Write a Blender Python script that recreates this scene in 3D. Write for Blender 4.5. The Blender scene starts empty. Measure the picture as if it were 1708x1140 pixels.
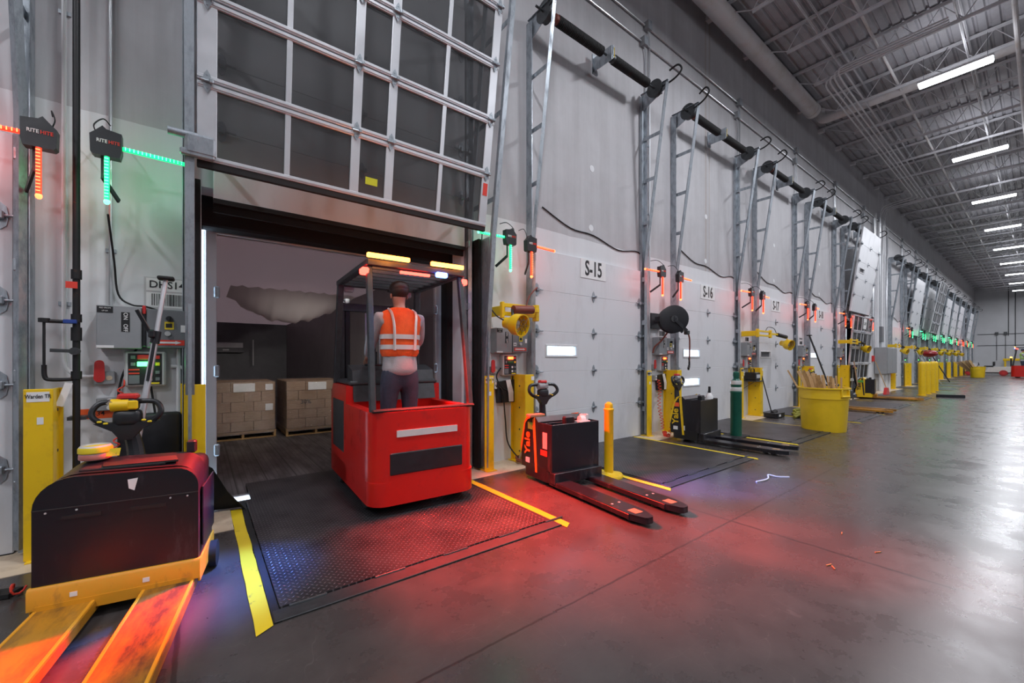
import bpy, bmesh, math, random
from mathutils import Vector, Matrix
random.seed(11)
S = bpy.context.scene
COL = S.collection
R = math.radians
PI = math.pi

# ------------------------------------------------------------------ camera, world, exposure
YAW = 37.44
cam = bpy.data.cameras.new('camera')
cam.lens = 679.2/1708*36.0; cam.sensor_width = 36.0; cam.sensor_fit = 'HORIZONTAL'
cam.shift_y = 29.7/1708; cam.clip_start = 0.02; cam.clip_end = 400
co = bpy.data.objects.new('camera', cam); COL.objects.link(co)
co.location = (0, 0, 1.42); co.rotation_euler = (R(90), 0, R(-YAW))
S.camera = co
w = bpy.data.worlds.new('world'); S.world = w; w.use_nodes = True
bg = w.node_tree.nodes['Background']
bg.inputs[0].default_value = (0.62, 0.80, 1.0, 1); bg.inputs[1].default_value = 8.0   # bright overcast daylight outdoors
vs = S.view_settings
vs.view_transform = 'Standard'; vs.look = 'None'; vs.gamma = 1.0; vs.use_curve_mapping = False
vs.exposure = 0.0
LAMP_W = 185.0          # one high-bay fixture
D = 4.56                # plane of the dock doors
P0, PITCH = 1.403, 3.793
def BX(i): return P0 + PITCH*i

# ------------------------------------------------------------------ materials
MATS = {}
def mat(name, col, rough=.5, metal=0., mott=.12, mscale=6., bump=0., bscale=60., emit=0., rvar=.0, spec=.5, coat=0.):
    m = bpy.data.materials.new(name); m.use_nodes = True
    nt = m.node_tree; b = nt.nodes['Principled BSDF']; L = nt.links
    b.inputs['Base Color'].default_value = (*col, 1)
    b.inputs['Roughness'].default_value = rough; b.inputs['Metallic'].default_value = metal
    b.inputs['Specular IOR Level'].default_value = spec
    b.inputs['Coat Weight'].default_value = coat
    tc = nt.nodes.new('ShaderNodeTexCoord')
    if mott > 0:
        n = nt.nodes.new('ShaderNodeTexNoise'); n.inputs['Scale'].default_value = mscale; n.inputs['Detail'].default_value = 5; n.inputs['Roughness'].default_value = .65
        L.new(tc.outputs['Object'], n.inputs['Vector'])
        r = nt.nodes.new('ShaderNodeMapRange'); r.inputs['From Min'].default_value = .3; r.inputs['From Max'].default_value = .7
        r.inputs['To Min'].default_value = 1-mott; r.inputs['To Max'].default_value = 1+mott*.6
        L.new(n.outputs['Fac'], r.inputs['Value'])
        mx = nt.nodes.new('ShaderNodeVectorMath'); mx.operation = 'SCALE'; mx.inputs[0].default_value = col
        L.new(r.outputs['Result'], mx.inputs['Scale']); L.new(mx.outputs['Vector'], b.inputs['Base Color'])
        if rvar > 0:
            r2 = nt.nodes.new('ShaderNodeMapRange'); r2.inputs['From Min'].default_value = .3; r2.inputs['From Max'].default_value = .7
            r2.inputs['To Min'].default_value = rough-rvar; r2.inputs['To Max'].default_value = rough+rvar
            L.new(n.outputs['Fac'], r2.inputs['Value']); L.new(r2.outputs['Result'], b.inputs['Roughness'])
    if bump > 0:
        n2 = nt.nodes.new('ShaderNodeTexNoise'); n2.inputs['Scale'].default_value = bscale; n2.inputs['Detail'].default_value = 4
        L.new(tc.outputs['Object'], n2.inputs['Vector'])
        bp = nt.nodes.new('ShaderNodeBump'); bp.inputs['Strength'].default_value = bump; bp.inputs['Distance'].default_value = .01
        L.new(n2.outputs['Fac'], bp.inputs['Height']); L.new(bp.outputs['Normal'], b.inputs['Normal'])
    if emit > 0:
        b.inputs['Emission Color'].default_value = (*col, 1); b.inputs['Emission Strength'].default_value = emit
    MATS[name] = m
    return m
def N(m): return m.node_tree
def nd(nt, t, **k):
    n = nt.nodes.new(t)
    for a, v in k.items():
        if a.startswith('i_'): n.inputs[int(a[2:])].default_value = v
        else: setattr(n, a, v)
    return n
def mth(nt, op, a, b=None, c=None):
    n = nt.nodes.new('ShaderNodeMath'); n.operation = op
    for i, x in enumerate((a, b, c)):
        if x is None: continue
        if isinstance(x, (int, float)): n.inputs[i].default_value = x
        else: nt.links.new(x, n.inputs[i])
    return n.outputs[0]
def worn(name, col, col2, rough=.5, metal=0., scale=8., lo=.5, hi=.62, stretch=(1, 1, 1), rough2=None, bump=.1):
    """a base colour with patches of a second colour showing through (scuffs, dirt, rust)"""
    m = bpy.data.materials.new(name); m.use_nodes = True; nt = m.node_tree; L = nt.links; b = nt.nodes['Principled BSDF']
    tc = nd(nt, 'ShaderNodeTexCoord'); mp = nd(nt, 'ShaderNodeMapping'); mp.inputs['Scale'].default_value = stretch
    L.new(tc.outputs['Object'], mp.inputs[0])
    n = nd(nt, 'ShaderNodeTexNoise'); n.inputs['Scale'].default_value = scale; n.inputs['Detail'].default_value = 7; n.inputs['Roughness'].default_value = .7
    L.new(mp.outputs[0], n.inputs['Vector'])
    r = nd(nt, 'ShaderNodeMapRange'); r.inputs['From Min'].default_value = lo; r.inputs['From Max'].default_value = hi
    L.new(n.outputs['Fac'], r.inputs['Value'])
    mx = nd(nt, 'ShaderNodeMix', data_type='RGBA'); mx.inputs[6].default_value = (*col, 1); mx.inputs[7].default_value = (*col2, 1)
    L.new(r.outputs[0], mx.inputs[0]); L.new(mx.outputs[2], b.inputs['Base Color'])
    b.inputs['Metallic'].default_value = metal
    r2 = nd(nt, 'ShaderNodeMapRange'); r2.inputs['To Min'].default_value = rough; r2.inputs['To Max'].default_value = rough2 if rough2 is not None else min(1, rough+.25)
    L.new(r.outputs[0], r2.inputs['Value']); L.new(r2.outputs[0], b.inputs['Roughness'])
    if bump > 0:
        bp = nd(nt, 'ShaderNodeBump'); bp.inputs['Strength'].default_value = bump; bp.inputs['Distance'].default_value = .01
        L.new(n.outputs['Fac'], bp.inputs['Height']); L.new(bp.outputs[0], b.inputs['Normal'])
    MATS[name] = m
    return m

galv = worn('galvanized', (.42, .46, .50), (.27, .30, .33), .38, .75, 14, .45, .65, (1, 1, .4))
alu = mat('aluminium', (.66, .67, .70), .42, .7, .06, 3, rvar=.06)
steel_dk = mat('dark_steel', (.075, .08, .085), .45, .6, .2, 12, bump=.1)
black = mat('black_plastic', (.013, .014, .018), .38, 0, .2, 9, rvar=.08, bump=.05, bscale=200)
blackm = worn('black_paint_scuffed', (.010, .010, .015), (.055, .05, .06), .33, 0, 7, .56, .74, (1, 1, .25))
rubber = mat('black_rubber', (.012, .012, .013), .75, 0, .2, 12, bump=.15, bscale=80)
foam = mat('black_foam', (.006, .006, .007), .9, 0, .2, 12, bump=.3, bscale=50)
white_door = worn('white_door_paint', (.70, .71, .74), (.57, .57, .59), .38, 0, 2.2, .5, .8, (1, 1, .35), bump=.02)
white = mat('white_paint', (.74, .75, .77), .45, 0, .06, 4)
cream = worn('cream_floor_paint', (.66, .54, .40), (.42, .32, .22), .42, 0, 5, .5, .75)
yellow = worn('safety_yellow', (.86, .56, .010), (.62, .38, .02), .36, 0, 6, .55, .78, bump=.03)
tape_y = worn('yellow_tape', (.80, .60, .02), (.20, .15, .05), .5, 0, 11, .62, .70, bump=.05)
jackor = worn('worn_orange_paint', (.74, .33, .02), (.30, .14, .03), .42, 0, 5, .56, .80, (2.2, .5, 1), bump=.12)
forkor = worn('worn_fork_paint', (.55, .25, .02), (.075, .042, .025), .36, .2, 2.6, .40, .66, (2.2, .7, 1), rough2=.38, bump=.12)
redp = worn('red_truck_paint', (.62, .012, .008), (.30, .01, .008), .28, 0, 4, .55, .8, bump=.02)
redpl = mat('red_plastic', (.60, .03, .03), .35, 0, .1)
orange = mat('hi_vis_orange', (.95, .13, .02), .75, 0, .15, 12, bump=.3, bscale=90)
lime = mat('hi_vis_lime', (.35, .75, .05), .75, 0, .15, 12, bump=.3, bscale=90)
refl = mat('reflective_tape', (.72, .73, .72), .35, .2, .08)
navy = mat('navy_trousers', (.035, .045, .075), .85, 0, .2, 14, bump=.3, bscale=80)
greycl = mat('grey_cloth', (.40, .41, .43), .85, 0, .15, 10, bump=.3, bscale=80)
skin = mat('skin', (.46, .25, .17), .5, 0, .08)
boot = mat('brown_boot', (.06, .035, .02), .6, 0, .2)
hairm = mat('dark_hair', (.02, .014, .01), .6, 0, .3, 40)
panelgrey = mat('grey_enclosure', (.30, .315, .33), .42, 0, .08, 5)
panelgrey2 = mat('dark_grey_enclosure', (.17, .18, .195), .45, 0, .08, 5)
plastic_lg = mat('light_grey_plastic', (.55, .55, .56), .45, 0, .06)
paper = mat('paper_label', (.82, .82, .82), .6, 0, .05)
ink = mat('black_ink', (.012, .012, .014), .55, 0, .05)
inkred = mat('red_label', (.75, .05, .03), .5, 0, .05)
inkgreen = mat('green_label', (.12, .42, .06), .5, 0, .05)
orangelab = mat('orange_label', (.9, .13, .03), .5, 0, .05)
cardb = worn('cardboard', (.37, .235, .135), (.27, .165, .09), .75, 0, 5, .45, .7, bump=.05)
wood = worn('raw_wood', (.60, .40, .20), (.40, .24, .11), .65, 0, 4, .42, .68, (6, 6, .8), bump=.1)
palwood = worn('pallet_wood', (.42, .26, .10), (.24, .14, .06), .7, 0, 4, .42, .68, (1, 6, 6), bump=.1)
greenp = mat('dark_green_plastic', (.006, .10, .065), .4, 0, .15, 6)
brute = mat('yellow_bin_plastic', (.82, .54, .012), .42, 0, .10, 3, bump=.03)
navybin = mat('dark_blue_bin_plastic', (.012, .03, .06), .45, 0, .15)
liner = mat('black_bin_liner', (.012, .013, .016), .22, 0, .2, 9, bump=.5, bscale=25)
olive = mat('olive_strap', (.28, .27, .03), .8, 0, .3, 14, bump=.2)
coilred = mat('red_coil_cord', (.75, .05, .03), .4, 0, .1)
redbrown = mat('red_brown_hose', (.20, .045, .03), .5, 0, .15)
pipeblk = worn('black_iron_pipe', (.018, .018, .02), (.12, .05, .03), .5, .3, 14, .62, .72)
ledred = mat('red_led_tube', (1., .05, .02), .3, 0, 0, emit=1.5)
ledgreen = mat('green_led_tube', (.02, 1., .35), .3, 0, 0, emit=.9)
ledred_hot = mat('red_led_row', (1., .16, .05), .3, 0, 0, emit=5.0)
ledgreen_hot = mat('green_led_row', (.15, 1., .50), .3, 0, 0, emit=3.0)
litred = mat('lit_red_display', (1., .10, .02), .3, 0, 0, emit=7.0)
litgreen = mat('lit_green_lamp', (.08, 1., .2), .3, 0, 0, emit=5.0)
lit_or = mat('lit_orange_bar', (1., .27, .03), .3, 0, 0, emit=14.0)
lit_bl = mat('lit_blue_lamp', (.06, .16, 1.), .3, 0, 0, emit=16.0)
lit_rd = mat('lit_red_bar', (1., .03, .02), .3, 0, 0, emit=14.0)
lampw = mat('lamp_diffuser', (.90, .96, 1.), .3, 0, 0, emit=11.0)
deckw = worn('painted_roof_deck', (.40, .40, .43), (.32, .31, .33), .5, .1, 1.2, .45, .7, bump=.0)
joistw = mat('painted_joist_steel', (.66, .66, .69), .45, .0, .12, 4)
conduit = mat('conduit_steel', (.58, .60, .62), .32, .7, .1, 8)
pipew = worn('white_painted_pipe', (.70, .69, .70), (.58, .54, .50), .45, 0, 1.6, .5, .72, bump=.0)
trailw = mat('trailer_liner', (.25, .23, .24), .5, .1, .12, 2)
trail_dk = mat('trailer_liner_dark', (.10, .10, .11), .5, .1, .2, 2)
fabric = mat('white_fabric_sheet', (.52, .48, .46), .85, 0, .12, 5, bump=.4, bscale=14)
hubm = mat('red_wheel_hub', (.45, .03, .03), .4, 0, .1)
cartw = mat('white_cart_body', (.72, .70, .66), .4, 0, .08)
polegrip = mat('black_grip', (.015, .015, .016), .6, 0, .1, bump=.2, bscale=120)

# clear window pane
pane_m = bpy.data.materials.new('window_acrylic'); pane_m.use_nodes = True
nt = N(pane_m); nt.nodes.remove(nt.nodes['Principled BSDF'])
tb = nd(nt, 'ShaderNodeBsdfTransparent'); tb.inputs[0].default_value = (.92, .96, 1, 1)
gb = nd(nt, 'ShaderNodeBsdfGlossy'); gb.inputs['Roughness'].default_value = .08
ms = nd(nt, 'ShaderNodeMixShader'); ms.inputs[0].default_value = .06
nt.links.new(tb.outputs[0], ms.inputs[1]); nt.links.new(gb.outputs[0], ms.inputs[2]); nt.links.new(ms.outputs[0], nt.nodes['Material Output'].inputs[0])
# trailer roof skin; translucency added so daylight brightens the dark interior
roof_m = bpy.data.materials.new('translucent_roof_skin'); roof_m.use_nodes = True
nt = N(roof_m); b = nt.nodes['Principled BSDF']; b.inputs['Base Color'].default_value = (.42, .38, .40, 1); b.inputs['Roughness'].default_value = .6
tl = nd(nt, 'ShaderNodeBsdfTranslucent'); tl.inputs[0].default_value = (.72, .55, .52, 1); ms = nd(nt, 'ShaderNodeMixShader'); ms.inputs[0].default_value = .19
nt.links.new(b.outputs[0], ms.inputs[1]); nt.links.new(tl.outputs[0], ms.inputs[2]); nt.links.new(ms.outputs[0], nt.nodes['Material Output'].inputs[0])
sheet_m = bpy.data.materials.new('translucent_fabric_sheet'); sheet_m.use_nodes = True
nt = N(sheet_m); b = nt.nodes['Principled BSDF']; b.inputs['Base Color'].default_value = (.62, .58, .56, 1); b.inputs['Roughness'].default_value = .85
tl = nd(nt, 'ShaderNodeBsdfTranslucent'); tl.inputs[0].default_value = (.70, .66, .64, 1); ms = nd(nt, 'ShaderNodeMixShader'); ms.inputs[0].default_value = .4
nt.links.new(b.outputs[0], ms.inputs[1]); nt.links.new(tl.outputs[0], ms.inputs[2]); nt.links.new(ms.outputs[0], nt.nodes['Material Output'].inputs[0])
# bug-screen mesh of the screen doors: dark threads with holes between
scr_m = bpy.data.materials.new('dark_screen_mesh'); scr_m.use_nodes = True
nt = N(scr_m); b = nt.nodes['Principled BSDF']; b.inputs['Base Color'].default_value = (.022, .022, .025, 1); b.inputs['Roughness'].default_value = .6
tb = nd(nt, 'ShaderNodeBsdfTransparent'); ms = nd(nt, 'ShaderNodeMixShader'); ms.inputs[0].default_value = .46
nt.links.new(tb.outputs[0], ms.inputs[2]); nt.links.new(b.outputs[0], ms.inputs[1]); nt.links.new(ms.outputs[0], nt.nodes['Material Output'].inputs[0])
# stretch wrap: clear with crinkled gloss
wrap_m = bpy.data.materials.new('stretch_wrap_film'); wrap_m.use_nodes = True
nt = N(wrap_m); nt.nodes.remove(nt.nodes['Principled BSDF'])
tb = nd(nt, 'ShaderNodeBsdfTransparent'); gb = nd(nt, 'ShaderNodeBsdfGlossy'); gb.inputs['Roughness'].default_value = .14
tc = nd(nt, 'ShaderNodeTexCoord'); mp = nd(nt, 'ShaderNodeMapping'); mp.inputs['Scale'].default_value = (4, 4, 22); n = nd(nt, 'ShaderNodeTexNoise'); n.inputs['Scale'].default_value = 2.5; n.inputs['Detail'].default_value = 6
nt.links.new(tc.outputs['Object'], mp.inputs[0]); nt.links.new(mp.outputs[0], n.inputs['Vector'])
bp = nd(nt, 'ShaderNodeBump'); bp.inputs['Strength'].default_value = .9; bp.inputs['Distance'].default_value = .05
nt.links.new(n.outputs['Fac'], bp.inputs['Height']); nt.links.new(bp.outputs[0], gb.inputs['Normal'])
ms = nd(nt, 'ShaderNodeMixShader'); ms.inputs[0].default_value = .34
nt.links.new(tb.outputs[0], ms.inputs[1]); nt.links.new(gb.outputs[0], ms.inputs[2]); nt.links.new(ms.outputs[0], nt.nodes['Material Output'].inputs[0])

def floor_material():
    m = bpy.data.materials.new('polished_concrete'); m.use_nodes = True; nt = N(m); L = nt.links; b = nt.nodes['Principled BSDF']
    tc = nd(nt, 'ShaderNodeTexCoord')
    def noise(sc, det=6, rg=.65, st=None):
        n = nd(nt, 'ShaderNodeTexNoise'); n.inputs['Scale'].default_value = sc; n.inputs['Detail'].default_value = det; n.inputs['Roughness'].default_value = rg
        if st:
            mp = nd(nt, 'ShaderNodeMapping'); mp.inputs['Scale'].default_value = st[:3]; mp.inputs['Rotation'].default_value = (0, 0, st[3])
            L.new(tc.outputs['Object'], mp.inputs[0]); L.new(mp.outputs[0], n.inputs['Vector'])
        else: L.new(tc.outputs['Object'], n.inputs['Vector'])
        return n.outputs['Fac']
    big, mid, fine = noise(.55), noise(2.6, 8), noise(30, 5)
    scr = noise(2.2, 2, .4, (1.9, .4, 1, .75)); scr2 = noise(2.5, 2, .4, (.45, 2.1, 1, -.4))
    ramp = nd(nt, 'ShaderNodeValToRGB'); e = ramp.color_ramp.elements
    e[0].position = .36; e[0].color = (.040, .034, .033, 1); e[1].position = .70; e[1].color = (.092, .080, .076, 1)
    mixv = mth(nt, 'ADD', mth(nt, 'MULTIPLY', big, .5), mth(nt, 'ADD', mth(nt, 'MULTIPLY', mid, .35), mth(nt, 'MULTIPLY', fine, .15)))
    L.new(mixv, ramp.inputs[0])
    def scratch(s): return mth(nt, 'MULTIPLY', mth(nt, 'LESS_THAN', mth(nt, 'ABSOLUTE', mth(nt, 'SUBTRACT', s, .5)), .0012), mth(nt, 'GREATER_THAN', mid, .52))
    sc = mth(nt, 'MULTIPLY', mth(nt, 'MAXIMUM', scratch(scr), scratch(scr2)), .13)
    mx = nd(nt, 'ShaderNodeMix', data_type='RGBA'); mx.inputs[7].default_value = (.27, .25, .24, 1)
    L.new(sc, mx.inputs[0]); L.new(ramp.outputs[0], mx.inputs[6])
    # saw-cut joints
    sx = nd(nt, 'ShaderNodeSeparateXYZ'); L.new(tc.outputs['Object'], sx.inputs[0])
    wob = mth(nt, 'MULTIPLY', mth(nt, 'SUBTRACT', noise(9, 4), .5), .03)
    def joint(o, off, per, wd):
        f = mth(nt, 'ABSOLUTE', mth(nt, 'SUBTRACT', mth(nt, 'FRACT', mth(nt, 'ADD', mth(nt, 'DIVIDE', mth(nt, 'SUBTRACT', mth(nt, 'ADD', o, wob), off), per), 100.5)), .5))
        return mth(nt, 'LESS_THAN', f, wd/per)
    j = mth(nt, 'MAXIMUM', joint(sx.outputs[1], 1.67, 4.2, .007), joint(sx.outputs[0], 3.70, PITCH, .011))
    mx2 = nd(nt, 'ShaderNodeMix', data_type='RGBA'); mx2.inputs[7].default_value = (.022, .02, .02, 1)
    L.new(mth(nt, 'MULTIPLY', j, .85), mx2.inputs[0]); L.new(mx.outputs[2], mx2.inputs[6]); L.new(mx2.outputs[2], b.inputs['Base Color'])
    rr = nd(nt, 'ShaderNodeMapRange'); rr.inputs['From Min'].default_value = .32; rr.inputs['From Max'].default_value = .68; rr.inputs['To Min'].default_value = .19; rr.inputs['To Max'].default_value = .38
    L.new(mth(nt, 'ADD', mth(nt, 'MULTIPLY', mid, .6), mth(nt, 'MULTIPLY', big, .4)), rr.inputs['Value']); L.new(rr.outputs[0], b.inputs['Roughness'])
    b.inputs['Specular IOR Level'].default_value = .6
    bp = nd(nt, 'ShaderNodeBump'); bp.inputs['Strength'].default_value = .05; bp.inputs['Distance'].default_value = .01
    L.new(mth(nt, 'SUBTRACT', mth(nt, 'ADD', mid, mth(nt, 'MULTIPLY', fine, .3)), mth(nt, 'MULTIPLY', j, 3.)), bp.inputs['Height']); L.new(bp.outputs[0], b.inputs['Normal'])
    return m
floor_m = floor_material()

def wall_material():
    m = bpy.data.materials.new('tilt_up_concrete_wall'); m.use_nodes = True; nt = N(m); L = nt.links; b = nt.nodes['Principled BSDF']
    tc = nd(nt, 'ShaderNodeTexCoord'); sx = nd(nt, 'ShaderNodeSeparateXYZ'); L.new(tc.outputs['Object'], sx.inputs[0])
    def noise(sc, st=(1, 1, 1), det=6):
        n = nd(nt, 'ShaderNodeTexNoise'); n.inputs['Scale'].default_value = sc; n.inputs['Detail'].default_value = det; n.inputs['Roughness'].default_value = .65
        mp = nd(nt, 'ShaderNodeMapping'); mp.inputs['Scale'].default_value = st
        L.new(tc.outputs['Object'], mp.inputs[0]); L.new(mp.outputs[0], n.inputs['Vector']); return n.outputs['Fac']
    streak = noise(1.4, (3.0, 3.0, .12), 8); mott = noise(2.0); fine = noise(45, (1, 1, 1), 3)
    up = mth(nt, 'GREATER_THAN', mth(nt, 'ADD', sx.outputs[2], mth(nt, 'MULTIPLY', mott, .05)), 3.42)
    v = mth(nt, 'ADD', mth(nt, 'MULTIPLY', streak, .6), mth(nt, 'MULTIPLY', mott, .4))
    ra = nd(nt, 'ShaderNodeValToRGB'); e = ra.color_ramp.elements
    e[0].position = .35; e[0].color = (.66, .67, .69, 1); e[1].position = .68; e[1].color = (.74, .75, .77, 1)
    rb = nd(nt, 'ShaderNodeValToRGB'); e = rb.color_ramp.elements
    e[0].position = .32; e[0].color = (.40, .39, .405, 1); e[1].position = .66; e[1].color = (.545, .54, .56, 1)
    L.new(v, ra.inputs[0]); L.new(v, rb.inputs[0])
    mx = nd(nt, 'ShaderNodeMix', data_type='RGBA'); L.new(up, mx.inputs[0]); L.new(ra.outputs[0], mx.inputs[6]); L.new(rb.outputs[0], mx.inputs[7])
    # brown rust run down the wall
    sm = None
    for x0, wd in ((9.05, .05), (9.22, .03), (1.2, .04)):
        d = mth(nt, 'ABSOLUTE', mth(nt, 'SUBTRACT', mth(nt, 'ADD', sx.outputs[0], mth(nt, 'MULTIPLY', streak, .12)), x0))
        s = mth(nt, 'MULTIPLY', mth(nt, 'SUBTRACT', 1, mth(nt, 'SMOOTH_MIN', mth(nt, 'DIVIDE', d, wd), 1, .3)), mth(nt, 'MULTIPLY', up, .45))
        sm = s if sm is None else mth(nt, 'MAXIMUM', sm, s)
    mx2 = nd(nt, 'ShaderNodeMix', data_type='RGBA'); mx2.inputs[7].default_value = (.30, .20, .13, 1)
    L.new(mth(nt, 'MAXIMUM', sm, 0), mx2.inputs[0]); L.new(mx.outputs[2], mx2.inputs[6]); L.new(mx2.outputs[2], b.inputs['Base Color'])
    b.inputs['Roughness'].default_value = .6
    bp = nd(nt, 'ShaderNodeBump'); bp.inputs['Strength'].default_value = .15; bp.inputs['Distance'].default_value = .008
    L.new(mth(nt, 'ADD', mth(nt, 'MULTIPLY', fine, .6), streak), bp.inputs['Height']); L.new(bp.outputs[0], b.inputs['Normal'])
    return m
wall_m = wall_material()
farwall_m = mat('far_wall_paint', (.55, .56, .58), .6, 0, .06, .8)

def tread_material():
    m = bpy.data.materials.new('tread_plate'); m.use_nodes = True; nt = N(m); L = nt.links; b = nt.nodes['Principled BSDF']
    tc = nd(nt, 'ShaderNodeTexCoord'); sx = nd(nt, 'ShaderNodeSeparateXYZ'); L.new(tc.outputs['Object'], sx.inputs[0])
    c = .046
    u = mth(nt, 'DIVIDE', mth(nt, 'ADD', sx.outputs[0], sx.outputs[1]), c); v = mth(nt, 'DIVIDE', mth(nt, 'SUBTRACT', sx.outputs[0], sx.outputs[1]), c)
    par = mth(nt, 'FLOORED_MODULO', mth(nt, 'ADD', mth(nt, 'FLOOR', u), mth(nt, 'FLOOR', v)), 2.)
    p = mth(nt, 'ABSOLUTE', mth(nt, 'SUBTRACT', mth(nt, 'FRACT', u), .5)); q = mth(nt, 'ABSOLUTE', mth(nt, 'SUBTRACT', mth(nt, 'FRACT', v), .5))
    a = mth(nt, 'ADD', mth(nt, 'DIVIDE', p, .5), mth(nt, 'DIVIDE', q, .17)); bb = mth(nt, 'ADD', mth(nt, 'DIVIDE', q, .5), mth(nt, 'DIVIDE', p, .17))
    s = mth(nt, 'ADD', mth(nt, 'MULTIPLY', a, par), mth(nt, 'MULTIPLY', bb, mth(nt, 'SUBTRACT', 1, par)))
    h = mth(nt, 'SUBTRACT', 1, mth(nt, 'MINIMUM', s, 1))
    n = nd(nt, 'ShaderNodeTexNoise'); n.inputs['Scale'].default_value = 3; n.inputs['Detail'].default_value = 6; L.new(tc.outputs['Object'], n.inputs['Vector'])
    rp = nd(nt, 'ShaderNodeValToRGB'); e = rp.color_ramp.elements
    e[0].position = .35; e[0].color = (.035, .034, .038, 1); e[1].position = .7; e[1].color = (.085, .08, .085, 1); L.new(n.outputs['Fac'], rp.inputs[0])
    mx = nd(nt, 'ShaderNodeMix', data_type='RGBA'); mx.inputs[7].default_value = (.30, .29, .31, 1); L.new(mth(nt, 'MULTIPLY', h, .9), mx.inputs[0]); L.new(rp.outputs[0], mx.inputs[6]); L.new(mx.outputs[2], b.inputs['Base Color'])  # raised diamonds mixed paler, painting in their highlights
    b.inputs['Metallic'].default_value = .55; b.inputs['Roughness'].default_value = .42
    bp = nd(nt, 'ShaderNodeBump'); bp.inputs['Strength'].default_value = .9; bp.inputs['Distance'].default_value = .004
    L.new(h, bp.inputs['Height']); L.new(bp.outputs[0], b.inputs['Normal'])
    return m
tread = tread_material()

def trailer_floor_material():
    m = bpy.data.materials.new('ribbed_trailer_floor'); m.use_nodes = True; nt = N(m); L = nt.links; b = nt.nodes['Principled BSDF']
    tc = nd(nt, 'ShaderNodeTexCoord'); sx = nd(nt, 'ShaderNodeSeparateXYZ'); L.new(tc.outputs['Object'], sx.inputs[0])
    f = mth(nt, 'ABSOLUTE', mth(nt, 'SUBTRACT', mth(nt, 'FRACT', mth(nt, 'DIVIDE', sx.outputs[0], .055)), .5))
    g = mth(nt, 'ABSOLUTE', mth(nt, 'SUBTRACT', mth(nt, 'FRACT', mth(nt, 'DIVIDE', sx.outputs[0], .31)), .5))
    groove = mth(nt, 'MAXIMUM', mth(nt, 'MULTIPLY', mth(nt, 'LESS_THAN', f, .10), .45), mth(nt, 'LESS_THAN', g, .022))
    n = nd(nt, 'ShaderNodeTexNoise'); n.inputs['Scale'].default_value = 2.2; n.inputs['Detail'].default_value = 7
    mp = nd(nt, 'ShaderNodeMapping'); mp.inputs['Scale'].default_value = (3, .7, 1); L.new(tc.outputs['Object'], mp.inputs[0]); L.new(mp.outputs[0], n.inputs['Vector'])
    rp = nd(nt, 'ShaderNodeValToRGB'); e = rp.color_ramp.elements
    e[0].position = .35; e[0].color = (.10, .09, .095, 1); e[1].position = .68; e[1].color = (.30, .28, .29, 1); L.new(n.outputs['Fac'], rp.inputs[0])
    mx = nd(nt, 'ShaderNodeMix', data_type='RGBA'); mx.inputs[7].default_value = (.03, .028, .03, 1); L.new(mth(nt, 'MULTIPLY', groove, .8), mx.inputs[0]); L.new(rp.outputs[0], mx.inputs[6]); L.new(mx.outputs[2], b.inputs['Base Color'])
    b.inputs['Metallic'].default_value = .4; b.inputs['Roughness'].default_value = .45
    bp = nd(nt, 'ShaderNodeBump'); bp.inputs['Strength'].default_value = .5; bp.inputs['Distance'].default_value = .01; bp.invert = True
    L.new(groove, bp.inputs['Height']); L.new(bp.outputs[0], b.inputs['Normal'])
    return m
trailfloor_m = trailer_floor_material()

# ------------------------------------------------------------------ mesh builder
_BOX = {}
def _bevel_box(s, b, seg):
    seg = 1 if b < .03 else seg+1
    key = (tuple(round(x, 5) for x in s), round(b, 5), seg)
    if key not in _BOX:
        bm = bmesh.new(); bmesh.ops.create_cube(bm, size=1.0)
        for v in bm.verts: v.co = Vector((v.co.x*s[0], v.co.y*s[1], v.co.z*s[2]))
        bb = min(b, min(s)*.49)
        if bb > 0: bmesh.ops.bevel(bm, geom=bm.edges[:], offset=bb, segments=seg, profile=.5, affect='EDGES')
        bm.verts.index_update()
        _BOX[key] = ([v.co.copy() for v in bm.verts], [[v.index for v in f.verts] for f in bm.faces]); bm.free()
    return _BOX[key]
_TXT = {}
def _text_mesh(s, depth, bold):
    key = (s, depth, bold)
    if key not in _TXT:
        cu = bpy.data.curves.new('lettering', 'FONT'); cu.body = s; cu.align_x = 'CENTER'; cu.align_y = 'CENTER'; cu.size = 1.0; cu.extrude = depth; cu.offset = bold; cu.resolution_u = 3
        o = bpy.data.objects.new('lettering', cu); COL.objects.link(o)
        dg = bpy.context.evaluated_depsgraph_get(); me = o.evaluated_get(dg).to_mesh()
        _TXT[key] = ([v.co.copy() for v in me.vertices], [list(p.vertices) for p in me.polygons])
        o.evaluated_get(dg).to_mesh_clear(); bpy.data.objects.remove(o); bpy.data.curves.remove(cu)
    return _TXT[key]
def frame(d):
    d = Vector(d).normalized(); a = Vector((0, 0, 1)) if abs(d.z) < .9 else Vector((1, 0, 0))
    x = a.cross(d).normalized(); return x, d.cross(x), d
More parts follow.
